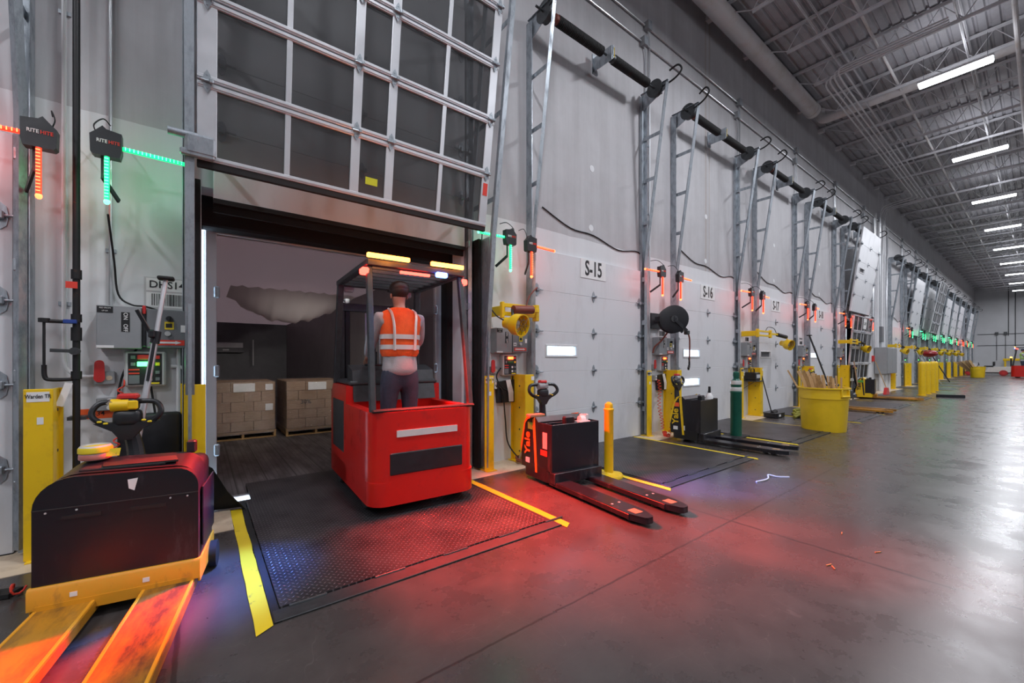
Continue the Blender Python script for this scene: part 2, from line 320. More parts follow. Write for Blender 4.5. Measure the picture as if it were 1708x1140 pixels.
class MB:
    def __init__(s): s.v = []; s.f = []; s.mi = []; s.k = 0
    def mat(s, k): s.k = k; return s
    def add(s, vs, fs, M=None):
        o = len(s.v)
        s.v += [(M @ Vector(v)) if M is not None else Vector(v) for v in vs]
        s.f += [[i+o for i in f] for f in fs]; s.mi += [s.k]*len(fs); return s
    def box(s, c, d, b=0., rz=0., M=None, seg=2):
        vs, fs = _bevel_box(d, b, seg)
        T = Matrix.Translation(c)
        if rz: T = T @ Matrix.Rotation(rz, 4, 'Z')
        if M is not None: T = T @ M
        return s.add(vs, fs, T)
    def b2(s, x0, x1, y0, y1, z0, z1, b=0.): return s.box(((x0+x1)/2, (y0+y1)/2, (z0+z1)/2), (abs(x1-x0), abs(y1-y0), abs(z1-z0)), b)
    def bar(s, p0, p1, w, h, b=0.):
        """rectangular bar from p0 to p1; w across, h in the frame's other direction"""
        p0, p1 = Vector(p0), Vector(p1); x, y, z = frame(p1-p0); L = (p1-p0).length
        M = Matrix((x, y, z)).transposed().to_4x4(); M.translation = (p0+p1)/2
        vs, fs = _bevel_box((w, h, L), b, 1); return s.add(vs, fs, M)
    def cyl(s, p0, p1, r, r1=None, n=12, cap=True):
        p0, p1 = Vector(p0), Vector(p1); r1 = r if r1 is None else r1; x, y, z = frame(p1-p0); vs = []
        for p, rr in ((p0, r), (p1, r1)):
            for i in range(n):
                a = 2*PI*i/n; vs.append(p + x*(rr*math.cos(a)) + y*(rr*math.sin(a)))
        fs = [[i, (i+1) % n, n+(i+1) % n, n+i] for i in range(n)]
        if cap: fs += [list(range(n))[::-1], list(range(n, 2*n))]
        return s.add(vs, fs)
    def tube(s, pts, r, n=8, closed=False, rs=None):
        pts = [Vector(p) for p in pts]; m = len(pts); vs = []; fs = []; px = None
        for i, p in enumerate(pts):
            a = pts[i-1] if (i > 0 or closed) else p; c = pts[(i+1) % m] if (i < m-1 or closed) else p
            d = (c-a).normalized() if (c-a).length > 1e-9 else Vector((0, 0, 1))
            if px is None: px = frame(d)[0]
            x = (px - d*px.dot(d)); x = x.normalized() if x.length > 1e-6 else frame(d)[0]; y = d.cross(x); px = x
            rr = rs[i] if rs else r
            for k in range(n):
                t = 2*PI*k/n; vs.append(p + x*(rr*math.cos(t)) + y*(rr*math.sin(t)))
        for i in range(m if closed else m-1):
            j = (i+1) % m
            for k in range(n): fs.append([i*n+k, i*n+(k+1) % n, j*n+(k+1) % n, j*n+k])
        if not closed: fs += [list(range(n))[::-1], [(m-1)*n+k for k in range(n)]]
        return s.add(vs, fs)
    def prism(s, poly, axis, lo, hi):
        """polygon extruded along an axis; poly in the other two coordinates in xyz order"""
        n = len(poly); vs = []
        for t in (lo, hi):
            for a, b in poly: vs.append({'x': (t, a, b), 'y': (a, t, b), 'z': (a, b, t)}[axis])
        return s.add(vs, [list(range(n))[::-1], list(range(n, 2*n))] + [[i, (i+1) % n, n+(i+1) % n, n+i] for i in range(n)])
    def lathe(s, prof, c=(0, 0, 0), n=24, M=None):
        vs = []; fs = []; m = len(prof)
        for r, z in prof:
            for k in range(n): t = 2*PI*k/n; vs.append((r*math.cos(t), r*math.sin(t), z))
        for i in range(m-1):
            for k in range(n): fs.append([i*n+k, i*n+(k+1) % n, (i+1)*n+(k+1) % n, (i+1)*n+k])
        if prof[0][0] > 1e-6: fs.append(list(range(n))[::-1])
        if prof[-1][0] > 1e-6: fs.append([(m-1)*n+k for k in range(n)])
        T = Matrix.Translation(c)
        if M is not None: T = T @ M
        return s.add(vs, fs, T)
    def ball(s, c, r, sc=(1, 1, 1), n=14):
        return s.lathe([(max(1e-7, r*math.sin(PI*i/8)), -r*math.cos(PI*i/8)) for i in range(9)], c, n, Matrix.Diagonal((*sc, 1)))
    def text(s, t, size, o, d=(1, 0, 0), up=(0, 0, 1), depth=.002, bold=0., sx=1.):
        vs, fs = _text_mesh(t, depth/size, bold)
        d, up = Vector(d).normalized(), Vector(up).normalized(); nn = d.cross(up)
        M = Matrix((d*size*sx, up*size, nn*size)).transposed().to_4x4(); M.translation = Vector(o); return s.add(vs, fs, M)
    def quad(s, a, b, c, d): return s.add([a, b, c, d], [[0, 1, 2, 3]])
    def build(s, name, mats, parent=None, label=None, cat=None, group=None, kind=None, loc=None, rz=0., smooth=35., recalc=True):
        me = bpy.data.meshes.new(name); me.from_pydata([tuple(v) for v in s.v], [], s.f)
        for m in (mats if isinstance(mats, (list, tuple)) else [mats]): me.materials.append(m)
        if any(s.mi): me.polygons.foreach_set('material_index', s.mi)
        if recalc:
            bm = bmesh.new(); bm.from_mesh(me); bmesh.ops.remove_doubles(bm, verts=bm.verts, dist=1e-6)
            bmesh.ops.recalc_face_normals(bm, faces=bm.faces); bm.to_mesh(me); bm.free()
        if smooth:
            me.polygons.foreach_set('use_smooth', [True]*len(me.polygons)); me.set_sharp_from_angle(angle=R(smooth))
        me.update()
        o = bpy.data.objects.new(name, me); COL.objects.link(o)
        if parent: o.parent = parent
        if loc: o.location = loc
        if rz: o.rotation_euler.z = rz
        return tag(o, label, cat, group, kind)
def tag(o, label=None, cat=None, group=None, kind=None):
    if label: o['label'] = label
    if cat: o['category'] = cat
    if group: o['group'] = group
    if kind: o['kind'] = kind
    return o
def thing(name, label, cat, loc=(0, 0, 0), rz=0., group=None, kind=None):
    o = bpy.data.objects.new(name, None); COL.objects.link(o); o.location = loc; o.rotation_euler.z = rz; o.empty_display_size = .1
    return tag(o, label, cat, group, kind)
def copy_tree(o, parent=None):
    c = o.copy(); COL.objects.link(c)
    if parent is not None: c.parent = parent
    for ch in list(o.children): copy_tree(ch, c)
    return c
def dup(o, loc, rz=None, label=None, group=None):
    c = copy_tree(o); c.location = loc
    if rz is not None: c.rotation_euler.z = rz
    if label: c['label'] = label
    if group: c['group'] = group
    return c
def arc(cx, cy, r, a0, a1, n): return [(cx+r*math.cos(a0+(a1-a0)*i/n), cy+r*math.sin(a0+(a1-a0)*i/n)) for i in range(n+1)]
def rrect(x0, x1, y0, y1, r, n=5):
    return arc(x1-r, y0+r, r, -PI/2, 0, n) + arc(x1-r, y1-r, r, 0, PI/2, n) + arc(x0+r, y1-r, r, PI/2, PI, n) + arc(x0+r, y0+r, r, PI, 1.5*PI, n)
def cat_curve(pts, n=6):
    P = [Vector(p) for p in pts]; out = []
    for i in range(len(P)-1):
        a, b, c, d = P[max(0, i-1)], P[i], P[i+1], P[min(len(P)-1, i+2)]
        for k in range(n):
            t = k/n; out.append(.5*((2*b) + (c-a)*t + (2*a-5*b+4*c-d)*t*t + (3*b-a-3*c+d)*t**3))
    return out + [P[-1]]
def lamp(name, kind, loc, energy, color, parent=None, aim=None, **k):
    l = bpy.data.lights.new(name, kind); l.energy = energy; l.color = color
    for a, v in k.items(): setattr(l, a, v)
    o = bpy.data.objects.new(name, l); COL.objects.link(o); o.location = loc
    if parent: o.parent = parent
    if aim is not None: o.rotation_euler = (Vector(aim)-Vector(loc)).to_track_quat('-Z', 'Y').to_euler()
    return o
ORD = ['first', 'second', 'third', 'fourth', 'fifth', 'sixth', 'seventh', 'eighth', 'ninth', 'tenth', 'eleventh', 'twelfth']
def bay_name(i):
    return {-1: 'the cut-off door', 0: 'the open bay', 1: 'door S-15', 2: 'door S-16', 3: 'door S-17', 4: 'door S-18', 5: 'the screened bay'}.get(i) or f'the {ORD[i-7]} bay past the cabinet'

# ------------------------------------------------------------------ the setting
XF = 67.3                                  # far end wall
DOORS = [-1, 0, 1, 2, 3, 4, 5] + list(range(7, 17))
WY = D + .05                               # inner face of the wall
m = MB(); m.quad((-9, -16, 0), (XF+.2, -16, 0), (XF+.2, D+.34, 0), (-9, D+.34, 0)); m.build('floor', floor_m, kind='structure', smooth=0)
m = MB(); OW, OH = 1.25, 2.98
edges = [-9.] + [e for i in DOORS for e in (BX(i)-(OW if i else 1.395), BX(i)+(OW if i else 1.30))] + [XF+.2]
for a, b in zip(edges[0::2], edges[1::2]): m.b2(a, b, WY, WY+.24, 0, OH)
m.b2(-9, XF+.2, WY, WY+.24, OH, 9.3)
wall = m.build('wall_dock', wall_m, kind='structure', smooth=0)
for i in DOORS[:9]:                        # grouted lifting-insert patches left in the concrete
    for dx, z in ((.02, 4.62), (.0, 3.62)):
        MB().cyl((BX(i)+dx, WY+.01, z), (BX(i)+dx, WY-.004, z), .055, n=20).build('insert_patch', white, wall)
MB().b2(XF, XF+.25, -16, D+.3, 0, 9.3).build('wall_far', farwall_m, kind='structure', smooth=0)
MB().b2(-9.2, -9, -16, D+.3, 0, 9.3).build('wall_left', farwall_m, kind='structure', smooth=0)
MB().b2(-9.2, XF+.2, -16.2, -16, 0, 9.3).build('wall_back', farwall_m, kind='structure', smooth=0)
# ceiling: ribbed roof deck, ribs along the building
prof = []; y = -3.
while y < WY:
    prof += [(y, 9.15), (y+.12, 9.15), (y+.145, 9.19), (y+.175, 9.19)]; y += .20
prof.append((WY, 9.15))
n = len(prof); vs = [(-9, a, b) for a, b in prof] + [(XF, a, b) for a, b in prof]
m = MB(); m.add(vs, [[i, i+1, n+i+1, n+i] for i in range(n-1)]); m.quad((-9, -16, 9.15), (XF, -16, 9.15), (XF, -3, 9.15), (-9, -3, 9.15))
m.build('ceiling', deckw, kind='structure', smooth=0, recalc=False)
# open-web roof joists
def joist_mb():
    m = MB(); yA, yB = -2.2, WY; zt, zb = 9.12, 8.62
    for dz, a, b in ((zt, yA, yB), (zb, yA, yB-.95)):
        for sx in (-.03, .03): m.b2(sx-.024, sx+.024, a, b, dz-.006, dz+.006); m.b2(sx*.4-.004, sx*.4+.004, a, b, dz-.05, dz)
    yy = yB-.95; up = True; m.tube([(0, yB-.12, zt-.02), (0, yB-.95, zb+.02)], .012, 6); k = 0
    while yy > yA+.3:
        m.tube([(0, yy, zb+.0), (0, yy-.33, zt-.02), (0, yy-.66, zb)], .011, 6); yy -= .66; k += 1
    m.b2(-.07, .07, yB-.16, yB, 9.0, 9.12)
    return m
j0 = joist_mb().build('roof_joist', joistw, kind='structure', loc=(7.2, 0, 0))
for i in range(1, 33):
    c = j0.copy(); COL.objects.link(c); c.location = (7.2+1.86*i, 0, 0)
# bridging rows, pipes and conduits under the deck
for yb in (3.05, 1.1):
    m = MB()
    for z in (9.08, 8.66): m.b2(2, XF, yb-.02, yb+.02, z-.004, z+.004); m.b2(2, XF, yb-.004, yb+.004, z-.03, z)
    m.build('joist_bridging', joistw, kind='structure')
m = MB(); m.cyl((3, 4.2, 8.84), (14.4, 4.2, 8.84), .19, n=28); m.lathe([(.19, 0), (.205, .0), (.205, .16), (.17, .2), (0, .2)], (14.4, 4.2, 8.84), 28, Matrix.Rotation(PI/2, 4, 'Y'))
m.build('drain_pipe', pipew, label='thick white drain pipe under the roof along the dock wall, capped end', cat='pipe')
m = MB(); m.cyl((15.2, -2.5, 8.78), (15.2, 3.9, 8.78), .13, n=22); m.tube(cat_curve([(15.2, 3.85, 8.78), (15.2, 4.1, 8.80), (15.2, 4.2, 8.95), (15.2, 4.2, 9.12)]), .13, 18)
m.build('cross_pipe', pipew, label='thick grey pipe crossing under the roof joists at right angles to the wall', cat='pipe')
def strip(k): return ['pale conduit under the roof, first out from the dock wall', 'pale conduit under the roof, second out from the dock wall', 'pale conduit under the roof, third out from the dock wall', 'pale conduit under the roof, fourth out from the dock wall'][k]
for k in range(4):
    yy = 3.45-.11*k
    m = MB(); m.tube(cat_curve([(12.6-.1*k, 1.2, 8.5), (12.6-.1*k, yy-.35, 8.5), (12.75-.1*k, yy-.06, 8.5), (13.1, yy, 8.5)], 5) + [(24.2+.3*k, yy, 8.5)] + cat_curve([(24.3+.3*k, yy, 8.5), (24.6+.3*k, yy+.12, 8.48), (24.65+.3*k, 4.3, 8.4), (24.65+.3*k, 4.52, 8.2), (24.65+.3*k, 4.55, 7.6)], 5), .020, 8)
    m.build('roof_conduit', joistw, label=strip(k), cat='conduit', group='conduits under the roof')
for k, (yy, z) in enumerate(((2.35, 8.72), (.35, 8.45))):
    m = MB(); m.cyl((5, yy, z), (XF, yy, z), .03+.012*k, n=10)
    m.build('sprinkler_pipe', pipew, label=['thin white pipe running lengthwise under the joists', 'thin pipe running lengthwise beside the row of ceiling lights'][k], cat='pipe')

# ------------------------------------------------------------------ ceiling lights (each carries its own light)
def ceiling_light(x, y, label, real=True):
    t = thing('ceiling_light', label, 'ceiling light', (x, y, 8.0), 0, 'ceiling lights')
    MB().b2(-.15, .15, -.6, .6, .0, .05, .012).build('housing', white, t)
    m = MB(); m.prism([(-.14, 0), (.14, 0), (.10, -.045), (-.10, -.045)], 'y', -.58, .58); m.build('diffuser', lampw, t, label='glowing white diffuser')
    for s in (-.5, .5): MB().cyl((0, s, .05), (0, s, .62), .004, n=6).build('hanger', steel_dk, t)
    m = MB(); m.tube(cat_curve([(0, .1, .05), (.1, .3, .25), (.0, .45, .35), (-.1, .2, .45), (0, .1, .64)]), .008, 6); m.build('power_cord', rubber, t)
    lamp('high_bay_lamp', 'AREA', (0, 0, -.05), LAMP_W, (.92, .94, 1.), t, shape='RECTANGLE', size=.28, size_y=1.16)
    lamp('ceiling_fill_lamp', 'AREA', (0, 0, .06), LAMP_W*.06, (.92, .94, 1.), t, aim=(0, 0, 2), shape='RECTANGLE', size=.28, size_y=1.16)  # upward fill added to brighten the roof deck
    return t
LX = [13.74+6.02*k for k in range(9)]
t0 = None
for k, x in enumerate(LX): ceiling_light(x, 1.25, f'{ORD[k]} glowing linear ceiling light of the row, counted from the camera')
for k, x in enumerate((7.72, 1.70, -4.3)): ceiling_light(x, 1.25, f'linear ceiling light out of the picture above, {ORD[k]} behind the row')
for y in (-5.0, -11.5):
    for x in (-4.3, 7.7, 19.8, 31.8, 43.8, 55.9):
        lamp('high_bay_lamp', 'AREA', (x, y, 7.95), LAMP_W*1.3, (.92, .94, 1.), None, shape='RECTANGLE', size=.6, size_y=1.3)  # unseen rows without fixtures, added behind the camera to light the hall

# ------------------------------------------------------------------ dock doors
SEC = [0, .625, 1.234, 1.844, 2.454, 3.063]
def hinge_mb(x, z, y=-.004, s=1.):
    m = MB()
    for sg in (1, -1): m.prism([(x-.035*s, z), (x+.035*s, z), (x+.022*s, z+sg*.06*s), (x, z+sg*.095*s), (x-.022*s, z+sg*.06*s)][::sg], 'y', y-.006, y)
    m.cyl((x-.05*s, y-.014, z), (x+.05*s, y-.014, z), .011*s, n=8); m.box((x+.03*s, y-.03, z), (.03*s, .03, .04*s), .006)
    for sg in (1, -1): m.cyl((x, y-.01, z+sg*.055*s), (x, y-.004, z+sg*.055*s), .007*s, n=8)
    return m
def end_hinge_mb(sd, z, y=-.004):
    m = MB(); x = sd*1.25
    for sg in (1, -1): m.prism([(x-.04, z), (x+.04, z), (x+.03, z+sg*.07), (x, z+sg*.10), (x-.03, z+sg*.07)][::sg], 'y', y-.006, y)
    m.cyl((x-.11*sd, y-.02, z), (x+.12*sd, y-.02, z), .010, n=8); m.box((x, y-.025, z), (.05, .04, .06), .008)
    m.cyl((x+.09*sd, y-.02, z), (x+.125*sd, y-.02, z), .025, n=12)
    return m
HINGE = {}
def put_hinges(door, secs, z0=0., tilt=None, xs=(0.,)):
    for z in secs:
        for x in xs:
            k = ('c', x)
            if k not in HINGE: o = HINGE[k] = hinge_mb(x, 0).build('hinge', galv, door)
            else: o = HINGE[k].copy(); COL.objects.link(o); o.parent = door
            o.location = (0, 0, z)
        for sd in (-1, 1):
            if sd not in HINGE: o = HINGE[sd] = end_hinge_mb(sd, 0).build('roller_bracket', galv, door)
            else: o = HINGE[sd].copy(); COL.objects.link(o); o.parent = door
            o.location = (0, 0, z)
def panel_mb(z0, z1, hole=None):
    m = MB(); x0, x1, a, b = -1.31, 1.31, 0., .05
    if hole is None: m.b2(x0, x1, a, b, z0, z1, .005)
    else:
        h0, h1, k0, k1 = hole
        m.b2(x0, h0+.003, a, b, z0, z1, .004); m.b2(h1-.003, x1, a, b, z0, z1, .004)
        m.b2(h0-.006, h1+.006, a, b, z0, k0, .004); m.b2(h0-.006, h1+.006, a, b, k1, z1, .004)
    return m
PANELS = {}
def solid_door(i, num, label, sign=None, windows=(), z0=0., y0=0., tilt=0., blind=None):
    t = thing(f'door_{num}', label, 'dock door', (BX(i), D+y0, z0), 0, 'white sectional dock doors', 'structure'); t.rotation_euler.x = tilt
    for k in range(5):
        hole = None
        for (sk, xa, xb, za, zb) in windows:
            if sk == k: hole = (xa, xb, za, zb)
        key = (k, hole)
        if key not in PANELS: PANELS[key] = panel_mb(SEC[k], SEC[k+1], hole).build('panel', white_door, t)
        else: c = PANELS[key].copy(); COL.objects.link(c); c.parent = t
        if hole:
            xa, xb, za, zb = hole; m = MB()
            m.b2(xa-.03, xb+.03, -.012, 0, zb, zb+.03, .003); m.b2(xa-.03, xb+.03, -.012, 0, za-.03, za, .003); m.b2(xa-.03, xa, -.012, 0, za, zb, .003); m.b2(xb, xb+.03, -.012, 0, za, zb, .003)
            f = m.build('window_frame', white, t)
            if blind == k: MB().b2(xa, xb, .03, .045, za, zb).build('window_pane', trail_dk, f)
            else: MB().b2(xa, xb, .02, .026, za, zb).build('window_pane', pane_m, f)
    MB().b2(-1.31, 1.31, -.005, .055, -.03, .012).build('bottom_seal', rubber, t)
    put_hinges(t, SEC[1:5])
    if sign:
        s = MB().b2(-.31, .31, -.008, 0, 2.75, 3.06, .001).build('number_sign', paper, t)
        MB().text(sign, .34, (0, -.009, 2.905), bold=.020, sx=.70).build('sign_lettering', ink, s)
    return t
WIN = lambda k, x=-1.0: (k, x, x+.62, SEC[k]+.25, SEC[k]+.385)
solid_door(-1, 13, 'white sectional dock door, only its edge showing, past the black iron pipe')
solid_door(1, 15, 'closed white sectional dock door with sign S-15 and one lit window', 'S-15', [WIN(2, -1.04)])
solid_door(2, 16, 'closed white sectional dock door with sign S-16 and two lit windows', 'S-16', [WIN(2), WIN(1)])
solid_door(3, 17, 'closed white sectional dock door with sign S-17 and one dark window', 'S-17', [WIN(2)], blind=2)
solid_door(4, 18, 'closed white sectional dock door with sign S-18 and one lit window', 'S-18', [WIN(2)])
TILT = -R(6.0)
solid_door(0, 14, 'raised white sectional dock door behind the dark screen door above the DHS14 bay', z0=2.86, y0=-.02)
solid_door(5, 19, 'raised white sectional dock door above the lowered screen door past S-18', z0=3.2, y0=-.22, tilt=-TILT*1.2, windows=[WIN(2)], blind=2)
solid_door(7, 21, 'closed white sectional dock door, first past the electrical cabinet')
UP = {8: .0, 9: .1, 10: .0, 11: .05, 12: .1, 13: 0., 15: .05}
num = 22
for i in range(8, 17):
    nm = bay_name(i)
    if i in UP: solid_door(i, num, f'white sectional dock door raised above {nm}', z0=2.75-UP[i], y0=-.12, tilt=-TILT)
    else: solid_door(i, num, f'closed white sectional dock door of {nm}')
    num += 1

# screen doors: aluminium grid with dark mesh panes
def screen_door(i, label, z0, y0, tilt, nsec=6, name='screen_door'):
    t = thing(name, label, 'screen door', (BX(i), D+y0, z0)); t.rotation_euler.x = tilt
    H = .605; st = ((-1.36, .13), (-.79, .045), (-.21, .085), (.13, .085), (.70, .045), (1.29, .10))
    for k in range(nsec):
        za, zb = k*H, (k+1)*H
        for x, wd in st: MB().b2(x-wd/2, x+wd/2, -.02, .02, za+.03, zb-.03, .004).build('stile', alu, t)
        m = MB()
        for z in (za+.028, zb-.028): m.b2(-1.425, 1.34, -.024, .024, z-.022, z+.022, .004); m.b2(-1.425, 1.34, -.03, -.02, z-.008, z+.008, .002)
        m.build('rail', alu, t)
        for (xa, wa), (xb, wb) in zip(st[:-1], st[1:]):
            MB().b2(xa+wa/2, xb-wb/2, -.002, .002, za+.05, zb-.05).build('screen_pane', scr_m, t, smooth=0)
        if k:
            for x in (-1.36, -.21, .13, 1.29): hinge_mb(x, za, -.026, .9).build('hinge', galv, t)
    MB().b2(-1.425, 1.34, -.02, .03, -.05, .008, .006).build('bottom_seal', rubber, t)
    return t
sd = screen_door(0, 'dark screen door in an aluminium grid, raised above the open DHS14 bay', 3.02, -.43, R(8.6), 6)
m = MB(); m.box((-1.40, -.04, .10), (.2, .1, .16), .02); m.box((-1.42, -.06, .03), (.22, .05, .05), .01); m.cyl((-1.60, -.05, .16), (-1.42, -.05, .16), .03, n=12); m.build('corner_bracket', galv, sd)
m = MB(); m.b2(-.10, .02, -.004, -.002, .15, .22); m.build('yellow_sticker', mat('lime_sticker', (.55, .62, .02), .5, 0, .03), sd)
m = MB(); m.b2(1.26, 1.32, -.024, -.021, .36, .50); m.build('red_sticker', inkred, sd, label='red and white warning sticker')
sd5 = screen_door(5, 'dark screen door in an aluminium grid, lowered in the bay past S-18', .05, -.10, R(4.5), 5)
m = MB(); m.b2(-.12, .30, -.034, -.028, 2.55, 2.95); s = m.build('number_sign', paper, sd5); MB().text('S-19', .17, (.09, -.036, 2.75), bold=.012, sx=.9).build('sign_lettering', ink, s)
screen_door(9, 'dark screen door in an aluminium grid, raised over the third bay past the electrical cabinet', 3.0, -.45, R(9.5), 5)

# ------------------------------------------------------------------ door tracks and torsion shafts
def track_mb(sd, top=6.32, dy=.44, ext=0.):
    back, front, rung = MB(), MB(), []
    x = sd*1.37
    back.b2(x-.035, x+.035, -.012, .045, 0, top); back.b2(x+sd*.03, x+sd*.036, -.075, .0, 0, top)
    for z in (.5, 1.3, 2.1, 2.9): back.box((x-sd*.02, -.05, z), (.05, .07, .09), .006)
    front.tube([(x-sd*.01, -.07, .05), (x-sd*.01, -.07, 3.2), (x-sd*.01, -.07-dy*.06, 3.42), (x-sd*.01, -.07-dy, top+ext)], .0, 4, rs=[.034]*4)
    z = 3.95
    while z < top-.3:
        f = (z-3.2)/(top-3.2); r = MB(); r.b2(x-.004, x+.004, -.07-dy*f, .0, z-.032, z+.032); rung.append(r); z += .78
    plate = MB(); plate.prism([(.03, top-.28), (-.07-dy-.02, top-.06), (-.07-dy-.02, top+.05), (.03, top+.05)], 'x', x-.004, x+.004); plate.b2(x-.03, x+.03, -.07-dy-.02, .03, top+.045, top+.051)
    return back, front, rung, plate
TRK = {}
def track(i, sd, label, cull=False):
    key = sd
    if key in TRK:
        c = dup(TRK[key], (BX(i), D, 0), label=label); return c
    t = thing('track_frame', label, 'door track', (BX(i), D, 0), 0, 'galvanized door track frames')
    b, f, rg, pl = track_mb(sd)
    b.build('back_rail', galv, t); f.build('sloped_rail', galv, t); pl.build('top_plate', galv, t)
    for r in rg: r.build('rung', galv, t)
    TRK[key] = t; return t
SHAFT = None
def shaft(i, label):
    global SHAFT
    loc = (BX(i), D-.30, 6.30)
    if SHAFT: return dup(SHAFT, loc, label=label)
    t = SHAFT = thing('torsion_shaft', label, 'door spring', loc, 0, 'torsion spring shafts above the doors')
    MB().cyl((-1.52, 0, 0), (1.52, 0, 0), .016, n=10).build('rod', steel_dk, t)
    for a, b in ((-1.12, -.14), (.14, 1.08)):
        m = MB(); pr = []; n = 34
        for k in range(n):
            u = a+(b-a)*k/n; h = (b-a)/n
            pr += [(.058, u), (.074, u+h*.2), (.074, u+h*.75), (.058, u+h*.95)]
        m.lathe([(.03, a)] + pr + [(.03, b)], (0, 0, 0), 14, Matrix.Rotation(PI/2, 4, 'Y')); m.build('spring', rubber, t)
        MB().cyl((a-.05, 0, 0), (a+.01, 0, 0), .066, n=14).build('spring_cone', redbrown if a < 0 else steel_dk, t)
    m = MB(); m.b2(-.03, -.022, -.11, .28, -.13, .10); m.b2(.022, .03, -.10, .28, -.08, .13); m.b2(-.06, .06, .26, .28, -.16, .16); m.build('center_bracket', galv, t)
    MB().b2(.05, .052, -.10, -.05, -.06, .10).build('warning_tag', tape_y, t)
    for s in (-1, 1):
        MB().lathe([(.03, -.05), (.15, -.05), (.15, -.03), (.12, -.02), (.12, .03), (.13, .05), (.03, .05)], (s*1.33, 0, 0), 22, Matrix.Rotation(PI/2, 4, 'Y')).build('cable_drum', steel_dk, t)
    for s in (-1, 1):
        m = MB(); m.tube(cat_curve([(s*1.37, -.12, .0), (s*1.40, -.34, .05), (s*1.42, -.45, .15), (s*1.41, -.38, .26), (s*1.38, -.24, .22)]), .016, 7); m.build('bumper_spring', rubber, t)
    return t
for i in DOORS:
    nm = bay_name(i)
    if i != -1: q = track(i, -1, f'galvanized track frame on the near side of {nm}')
    if i == 0: q.location.x -= .12
    track(i, 1, f'galvanized track frame on the far side of {nm}')
    if i > 0: shaft(i, f'black torsion springs on a shaft above {nm}')
# DHS14 bay: an extra, steeper pair of tracks carries the screen door
for sd, side in ((-1, 'near'), (1, 'far')):
    t = thing('screen_door_track', f'silver sloped track of the raised screen door, {side} side of the open bay', 'door track', (BX(0), D, 0), 0, 'screen door tracks')
    x = sd*1.47
    m = MB(); m.bar((x, -.12, .02), (x, -.43, 3.0), .05, .06); m.bar((x, -.43, 3.0), (x, -.43-.151*3.5, 6.5), .05, .06); m.build('rail', galv, t)
    m = MB()
    for z in (3.4, 4.4, 5.4): m.b2(x-.004, x+.004, -.43-.151*(z-3), .02, z-.03, z+.03)
    m.build('strut', galv, t)
    m = MB(); m.prism([(-.30, .05), (-.08, .05), (-.04, 2.95), (-.36, 2.95)], 'x', x-.012, x+.012); m.build('side_plate', galv, t)
    m = MB(); m.b2(x-sd*.05-.02, x-sd*.05+.02, -.20, -.05, .03, 2.95); m.build('brush_seal', foam, t)

# dock levelers, tapes, cream strips
LEV = None; TP = None
def dock_floor(i):
    global LEV, TP
    nm = bay_name(i)
    if LEV is None:
        t = LEV = thing('dock_leveler', f'black tread plate dock leveler in front of {nm}', 'dock leveler', (BX(i), D, 0), 0, 'dock levelers')
        m = MB(); m.b2(-1.045, 1.0, -1.93, .28, .004, .018); m.build('deck_plate', tread, t)
        m = MB(); m.b2(-1.085, 1.04, -2.06, -1.94, .003, .012, .002); m.build('front_curb', steel_dk, t)
        for s, x in ((-1, -1.07), (1, 1.025)): MB().b2(x-.02, x+.02, -2.06, .28, .002, .010).build('side_curb', rubber, t)
        for k in range(5): MB().cyl((-1.0+.49*k, -1.945, .014), (-.80+.49*k, -1.945, .014), .009, n=8).build('hinge_knuckle', steel_dk, t)
        m = MB(); m.prism([(.27, .016), (.27, .004), (.86, .022), (.86, .032)], 'x', -1.0, .95); m.build('lip', tread, t)
        m = MB()
        for sx, xa in ((-1, -1.18), (1, 1.065)):
            nseg = 8; ln = 2.15 if sx < 0 else 2.08
            m.b2(xa, xa+.085, -2.12, .06, .003, .006)
        TP = m
    else: dup(LEV, (BX(i), D, 0), label=f'black tread plate dock leveler in front of {nm}')
for i in DOORS[:13]: dock_floor(i)
def tape_mb(x, ya, yb, wd=.082):
    m = MB(); k = 14; L, Rr = [], []
    for q in range(k+1):
        y = ya+(yb-ya)*q/k; L.append((x-wd/2+random.uniform(-.004, .002), y, .005)); Rr.append((x+wd/2+random.uniform(-.003, .004), y, .005))
    Rr[0] = (x+wd/2, ya+.05, .005)
    m.add(L+Rr, [[q, k+1+q, k+2+q, q+1] for q in range(k)]); return m
for i in DOORS[1:12]:
    for s, x, sd in ((-1, -1.135, 'near'), (1, 1.09, 'far')):
        tape_mb(BX(i)+x, D-2.12, D+.06).build('floor_tape', tape_y, label=f'yellow floor tape on the {sd} side of {bay_name(i)}', cat='floor tape', group='yellow floor tapes', smooth=0)
for a, b in zip([-1]+DOORS[1:12], DOORS[1:13]):
    x0, x1 = BX(a)+1.14, BX(b)-1.18
    if x1 > x0: MB().b2(x0, x1, D-.46, WY+.05, .0, .004).build('trim_1', cream, kind='structure', smooth=0)

